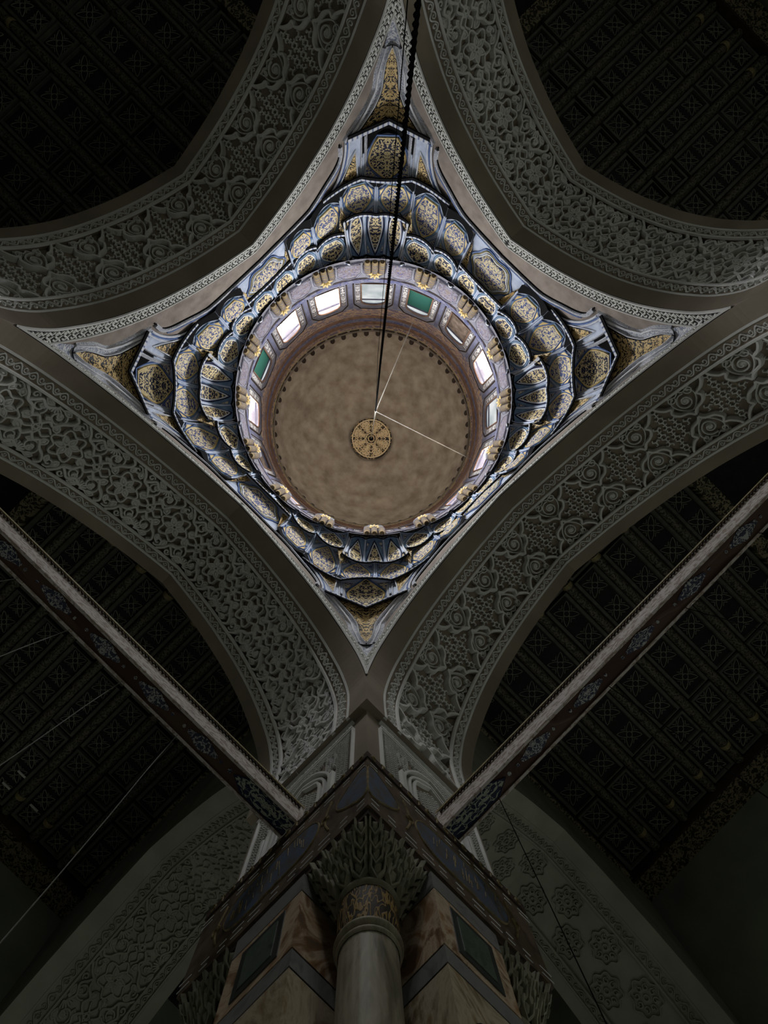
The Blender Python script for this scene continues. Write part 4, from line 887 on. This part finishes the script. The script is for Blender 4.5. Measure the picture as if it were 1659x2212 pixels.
for k in range(16):
    fm = cyl(k * STEP); loc = (RD * math.cos(k * STEP), RD * math.sin(k * STEP), HW0 + Z0)
    root = empty('window_%d' % (k + 1), loc); v = SHOWN[k]; tag(root, DESC[v] + ' in the drum ' + WHERE[k], kind='structure')
    N = len(ol); V = np.concatenate([fm(ol[:, 0], ol[:, 1], np.full(N, n)) for n in (.0, -.30)])
    m = MB(); m.add(V, [(i, (i + 1) % N, N + (i + 1) % N, N + i) for i in range(N)]); m.build('reveal', 'drum_paint', root)
    lo = np.array([(-.46, HW0), (.46, HW0), (.46, 21.06), (-.46, 21.06)]) * [sc_, 1]; N = 4
    m = MB(); m.add(fm(lo[:, 0], lo[:, 1], np.full(4, -.06)), [(0, 1, 2, 3)]); m.build('pane', PANE[v], root)
    up = np.concatenate([[(.46 * sc_, 21.09)], ol[2:], [(-.46 * sc_, 21.09)]]); m = MB(); m.add(fm(up[:, 0], up[:, 1], np.full(len(up), -.055)), [tuple(range(len(up)))]); m.build('lunette_pane', {'s': 'clear_glass', 'g': 'grey_pane', 'b': 'grey_pane', 'd': 'grey_pane', 'c': 'shut_board'}[v], root)
    if v == 's':
        ld = bpy.data.lights.new('window_portal', 'AREA'); ld.shape = 'RECTANGLE'; ld.size = .96; ld.size_y = 2.05; ld.cycles.is_portal = True
        lo_ = bpy.data.objects.new('window_portal', ld); COL.objects.link(lo_); a_ = k * STEP
        lo_.matrix_world = Matrix.Translation(((RD + .28) * math.cos(a_), (RD + .28) * math.sin(a_), 20.5 + Z0)) @ Matrix(((-math.sin(a_), 0, math.cos(a_)), (math.cos(a_), 0, math.sin(a_)), (0, 1, 0))).to_4x4()
    m = MB(); ribbon(m, [(-.46 * sc_, 21.06), (.46 * sc_, 21.06)], .03, .05, fm, n0=-.07); m.build('transom', 'lilac', root)
    m = MB(); ribbon(m, ol, .03, .03, fm, True); m.build('frame', 'brown_paint', root)
    big = np.array([(-.74, HW0 - .1), (-.74, 21.3), (-.5, 21.75), (.5, 21.75), (.74, 21.3), (.74, HW0 - .1)]) * [sc_, 1]
    m = MB(); ribbon(m, big, .02, .05, fm); m.build('surround_line', 'dark_brown', root)
    m = MB(); ribbon(m, big * [.94, 1] + [0, -.07], .018, .04, fm); m.build('surround_line', 'drum_pale', root)
    for sg in (-1, 1):
        m = MB(); x = sg * .59 * sc_; sheet(m, [x - .075, x + .075], np.linspace(HW0, 21.25, 6), fm, .012, uv=lambda s, t, x=x: np.stack([s - x, t, 0 * s], 1)); m.build('bead_strip', 'dotted_bead', root)
    # painted strip and panel between this window and the next, corbel below the window
    f2 = cyl((k + .5) * STEP); m = MB(); sheet(m, [-.08, .08], np.linspace(HW0 - .1, 21.7, 5), f2, .02); m.build('divider_strip', 'lilac', drum)
    pan = np.array([(-.36, H3 + .12), (.36, H3 + .12), (.38, H3 + .7), (.22, H3 + 1.02), (0, H3 + 1.1), (-.22, H3 + 1.02), (-.38, H3 + .7)])
    m = MB(); plate(m, pan, .03, f2, edge=.02, uvc=(0, H3 + .5)); o = m.build('painted_shield', 'blue_on_lilac', drum)
    m = MB(); c = pan.mean(0); ribbon(m, c + (pan - c) * 1.12, .025, .03, f2, True); q = m.build('painted_shield_rim', 'drum_pale', drum); q.parent = o
    m = MB(); ribbon(m, c + (pan - c) * 1.26, .02, .02, f2, True); q = m.build('painted_shield_rim', 'lilac', drum); q.parent = o
    # corbel of three ringed bosses with a gilt lotus above
    cl = None
    cb = MB(); ribbon(cb, np.array([(-.42, H3 + .0), (-.42, H3 + .75), (-.25, H3 + 1.05), (0, H3 + 1.12), (.25, H3 + 1.05), (.42, H3 + .75), (.42, H3)]), .03, .03, fm); cl = cb.build('corbel', 'drum_pale', drum)
    for x in (-.245, 0, .245):
        hh = np.linspace(0, 1, 8); nn = .04 + .12 * hh ** 1.3
        m = MB(); tube(m, fm(np.full(8, x), H3 - .1 + .5 * hh, nn), np.array([.075, .105, .112, .112, .112, .112, .11, .10]), 12); q = m.build('boss', 'boss_paint', drum, True); q.parent = cl
        for hb in (.3, .52, .74, .9):
            m = MB(); h3 = np.array([hb - .03, hb, hb + .03]); tube(m, fm(np.full(3, x), H3 - .1 + .5 * h3, .04 + .12 * h3 ** 1.3), np.array([.112, .119, .112]), 12, False); q = m.build('boss_ring', 'lilac', drum, True); q.parent = cl
    fl2 = lambda x, y, n, fm=fm: fm(x, H3 + .40 + .8 * np.asarray(y, float) - .6 * np.asarray(n, float), .17 + .6 * np.asarray(y, float) + .8 * np.asarray(n, float))
    bed = np.array([(.33 * math.cos(t) * (1 + .08 * math.cos(5 * t)), .10 + .16 * math.sin(t)) for t in np.linspace(0, 2 * math.pi, 24, endpoint=False)])
    m = MB(); plate(m, bed, .05, fl2, n0=-.12, edge=.1); q = m.build('lotus_bed', 'drum_pale', drum, True); q.parent = cl
    for an in (.25, .95, math.pi / 2, math.pi - .95, math.pi - .25):
        m = MB(); plate(m, leaf(.05 * math.cos(an), .02 + .03 * math.sin(an), .21, .055, an, 6), .04, fl2, n0=.0); q = m.build('lotus_petal', 'gold', drum, True); q.parent = cl
ring = lambda nm, mat, prof, sm=True: lathe(MB(), prof, seg=128).build(nm, mat, drum, sm)
ring('sill_moulding', 'lilac_frieze', [(RD, 19.1), (RD - .04, 19.12), (RD - .04, 19.34), (RD, 19.36)], False)
ring('sill_line', 'dark_brown', [(RD - .01, 19.05), (RD - .03, 19.07), (RD - .01, 19.09)])
ring('frieze_band', 'brown_frieze', [(RD, 21.85), (RD - .03, 21.9), (RD - .05, 22.5), (RD - .04, 22.6)], False)
ring('upper_moulding', 'brown_paint', [(RD - .02, 22.62), (RD - .09, 22.66), (RD - .1, 22.74), (RD - .05, 22.8)])
ring('upper_frieze', 'lilac_frieze', [(RD - .04, 22.8), (RD - .06, 23.2)], False)
ring('top_moulding', 'brown_paint', [(RD - .04, 23.2), (RD - .12, 23.26), (RD - .13, 23.4), (RD - .08, 23.46)])
ring('top_moulding', 'brown_frieze', [(RD - .08, 23.46), (RD - .1, 23.72), (RD - .14, 23.78)], False)
ring('gilt_bead', 'dull_gold', [(RD - .1, 23.76), (RD - .17, 23.80), (RD - .1, 23.86)])
ring('added_drum_light_seal', 'stone_plain', [(RD + .01, 22.8), (RD + .03, 24.1), (RD - .2, 24.12)], False)  # unseen outer ring added to seal sky light out below the dome
DR, DH0, DHT = 4.32, 23.8, 27.75
prof = [(DR * math.cos(t), DH0 + (DHT - DH0) * math.sin(t)) for t in np.linspace(0, math.pi / 2 - .005, 40)]
dome = lathe(MB(), prof, seg=128).build('ceiling_dome', 'dome_plaster', None, True); tag(dome, 'plain mottled plaster dome over the ring of windows', kind='structure')
me = None
for k in range(52):
    a_ = 2 * math.pi * k / 52
    if me is None:
        mm = MB(); fm = lambda u, v, n: np.column_stack([-np.asarray(n, float) - np.asarray(v) ** 2 * .16, u, v])
        plate(mm, smooth([(-.13, 0), (.13, 0), (.21, .25), (.11, .42), (.1, .68), (0, .8), (-.1, .68), (-.11, .42), (-.21, .25)], 3, True), .03, fm, edge=.02); o = mm.build('cresting_leaf', 'dark_brown', None, z0=False); me = o
    else: o = me.copy(); COL.objects.link(o)
    o.parent = dome; o.location = ((DR - .02) * math.cos(a_), (DR - .02) * math.sin(a_), DH0 + .05 + Z0); o.rotation_euler = (0, 0, a_)

# ------------------------------------------------------------------ gilt medallion at the crown
HM = 27.45; med = empty('medallion', (0, 0, HM + Z0)); tag(med, 'round gilt openwork medallion at the crown of the dome', 'medallion')
fm = lambda x, y, n: np.column_stack([x, y, HM - np.asarray(n, float)])
RM = .95
m = MB(); lathe(m, [(RM + .06, HM + .06), (RM + .07, HM - .02), (RM, HM - .03), (.01, HM - .03)], seg=64); m.build('disc', 'medal_ground', med)
for r, hw in ((RM - .03, .03), (.26, .022), (.14, .016)): m = MB(); ribbon(m, circ(0, 0, r, 64), hw, .03, fm, True, n0=.03); m.build('ring', 'pale_gold', med)
for k in range(8):
    a_ = k * math.pi / 4; c, s = math.cos(a_), math.sin(a_); rt = lambda p: np.stack([p[:, 0] * c - p[:, 1] * s, p[:, 0] * s + p[:, 1] * c], 1)
    m = MB()
    st = np.array([(.28, 0), (.5, .17), (.72, 0), (.5, -.17)]); ribbon(m, rt(st), .024, .03, fm, True, n0=.03)
    for sg in (-1, 1):
        ribbon(m, rt(smooth(flip([(.3, .08), (.42, .2), (.6, .2), (.74, .1), (.88, .12)], 1, sg), 4)), .021, .03, fm, n0=.03)
        ribbon(m, rt(spiral(.76, sg * .22, .10, .03, 1.2, sg * 1.2, 16, sg)), .021, .03, fm, n0=.03)
        ribbon(m, rt(spiral(.50, sg * .08, .06, .015, 1.0, 0, 10, -sg)), .017, .03, fm, n0=.03)
        plate(m, rt(leaf(.60, sg * .06, .16, .028, sg * .35, 5)), .03, fm, n0=.03)
    m.build('tracery_sector', 'pale_gold', med)
    a_ += math.pi / 8; c, s = math.cos(a_), math.sin(a_); m = MB()
    for sg in (-1, 1):
        ribbon(m, rt(spiral(.82, sg * .07, .065, .02, 1.1, sg * 2, 12, sg)), .017, .03, fm, n0=.03); ribbon(m, rt(smooth(flip([(.3, .02), (.42, .07), (.52, .03), (.62, .1)], 1, sg), 4)), .02, .03, fm, n0=.03)
    plate(m, rt(leaf(.58, 0, .16, .035, 0, 6)), .03, fm, n0=.03); plate(m, rt(leaf(.36, 0, .14, .035, 0, 6)), .03, fm, n0=.03); m.build('tracery_leaf', 'pale_gold', med)
m = MB(); lathe(m, [(.10, HM - .03), (.08, HM - .1), (.03, HM - .16), (.01, HM - .3)], seg=20); m.build('boss', 'rope_dark', med)

# ------------------------------------------------------------------ chandelier rope and its stays
AX = np.array([-.05, .04]); J = np.array([-.04, .07, 20.3])
rp = empty('chandelier_rope', (AX[0], AX[1], 20.3 + Z0)); tag(rp, 'black twisted chandelier rope hanging from the crown of the dome', 'rope')
for ph in (0, math.pi):
    h = np.arange(1.2, 20.3, .02); a_ = h * 2 * math.pi / .16 + ph; rr = .013
    xy = AX + (J[:2] - AX) * np.clip((h - 14) / 6.3, 0, 1)[:, None]
    m = MB(); tube(m, np.column_stack([xy[:, 0] + rr * np.cos(a_), xy[:, 1] + rr * np.sin(a_), h]), .0155, 6); m.build('strand', 'rope_dark', rp, True)
m = MB(); h = np.linspace(20.3, HM - .2, 12); f = (h - 20.3) / (HM - .2 - 20.3); tube(m, np.column_stack([J[0] * (1 - f), J[1] * (1 - f), h]), .022, 8); m.build('upper_cord', 'cord_white', rp)
m = MB(); tube(m, [J + [0, 0, -.08], J + [0, 0, -.04], J, J + [0, 0, .05]], np.array([.02, .04, .04, .02]), 10); m.build('knot', 'cord_white', rp)
m = MB(); h = np.linspace(1.2, 19.0, 30); xy = AX + np.array([.045, -.065]) * np.clip((19 - h) / 6, 0, 1)[:, None]; tube(m, np.column_stack([xy, h]), .005, 6)
o = m.build('electric_wire', 'rope_dark', None, loc=(AX[0], AX[1], 19.0 + Z0)); tag(o, 'thin black wire running beside the thick black rope', 'wire')
for end, lab in (((1.72, 4.02 - .0, 22.3), 'white stay cord from the rope up to the ring at upper right'), ((-3.85, 1.78, 22.6), 'white stay cord from the rope across to the ring at lower right')):
    e = np.array(end); rr = math.hypot(e[0], e[1]); e[:2] *= (RD - .06) / rr
    m = MB(); t = np.linspace(0, 1, 10)[:, None]; tube(m, J * (1 - t) + e * t, .014, 6); o = m.build('stay_cord', 'cord_white', None, loc=tuple(e + [0, 0, Z0])); tag(o, lab, 'cord', 'stay cords of the chandelier rope')
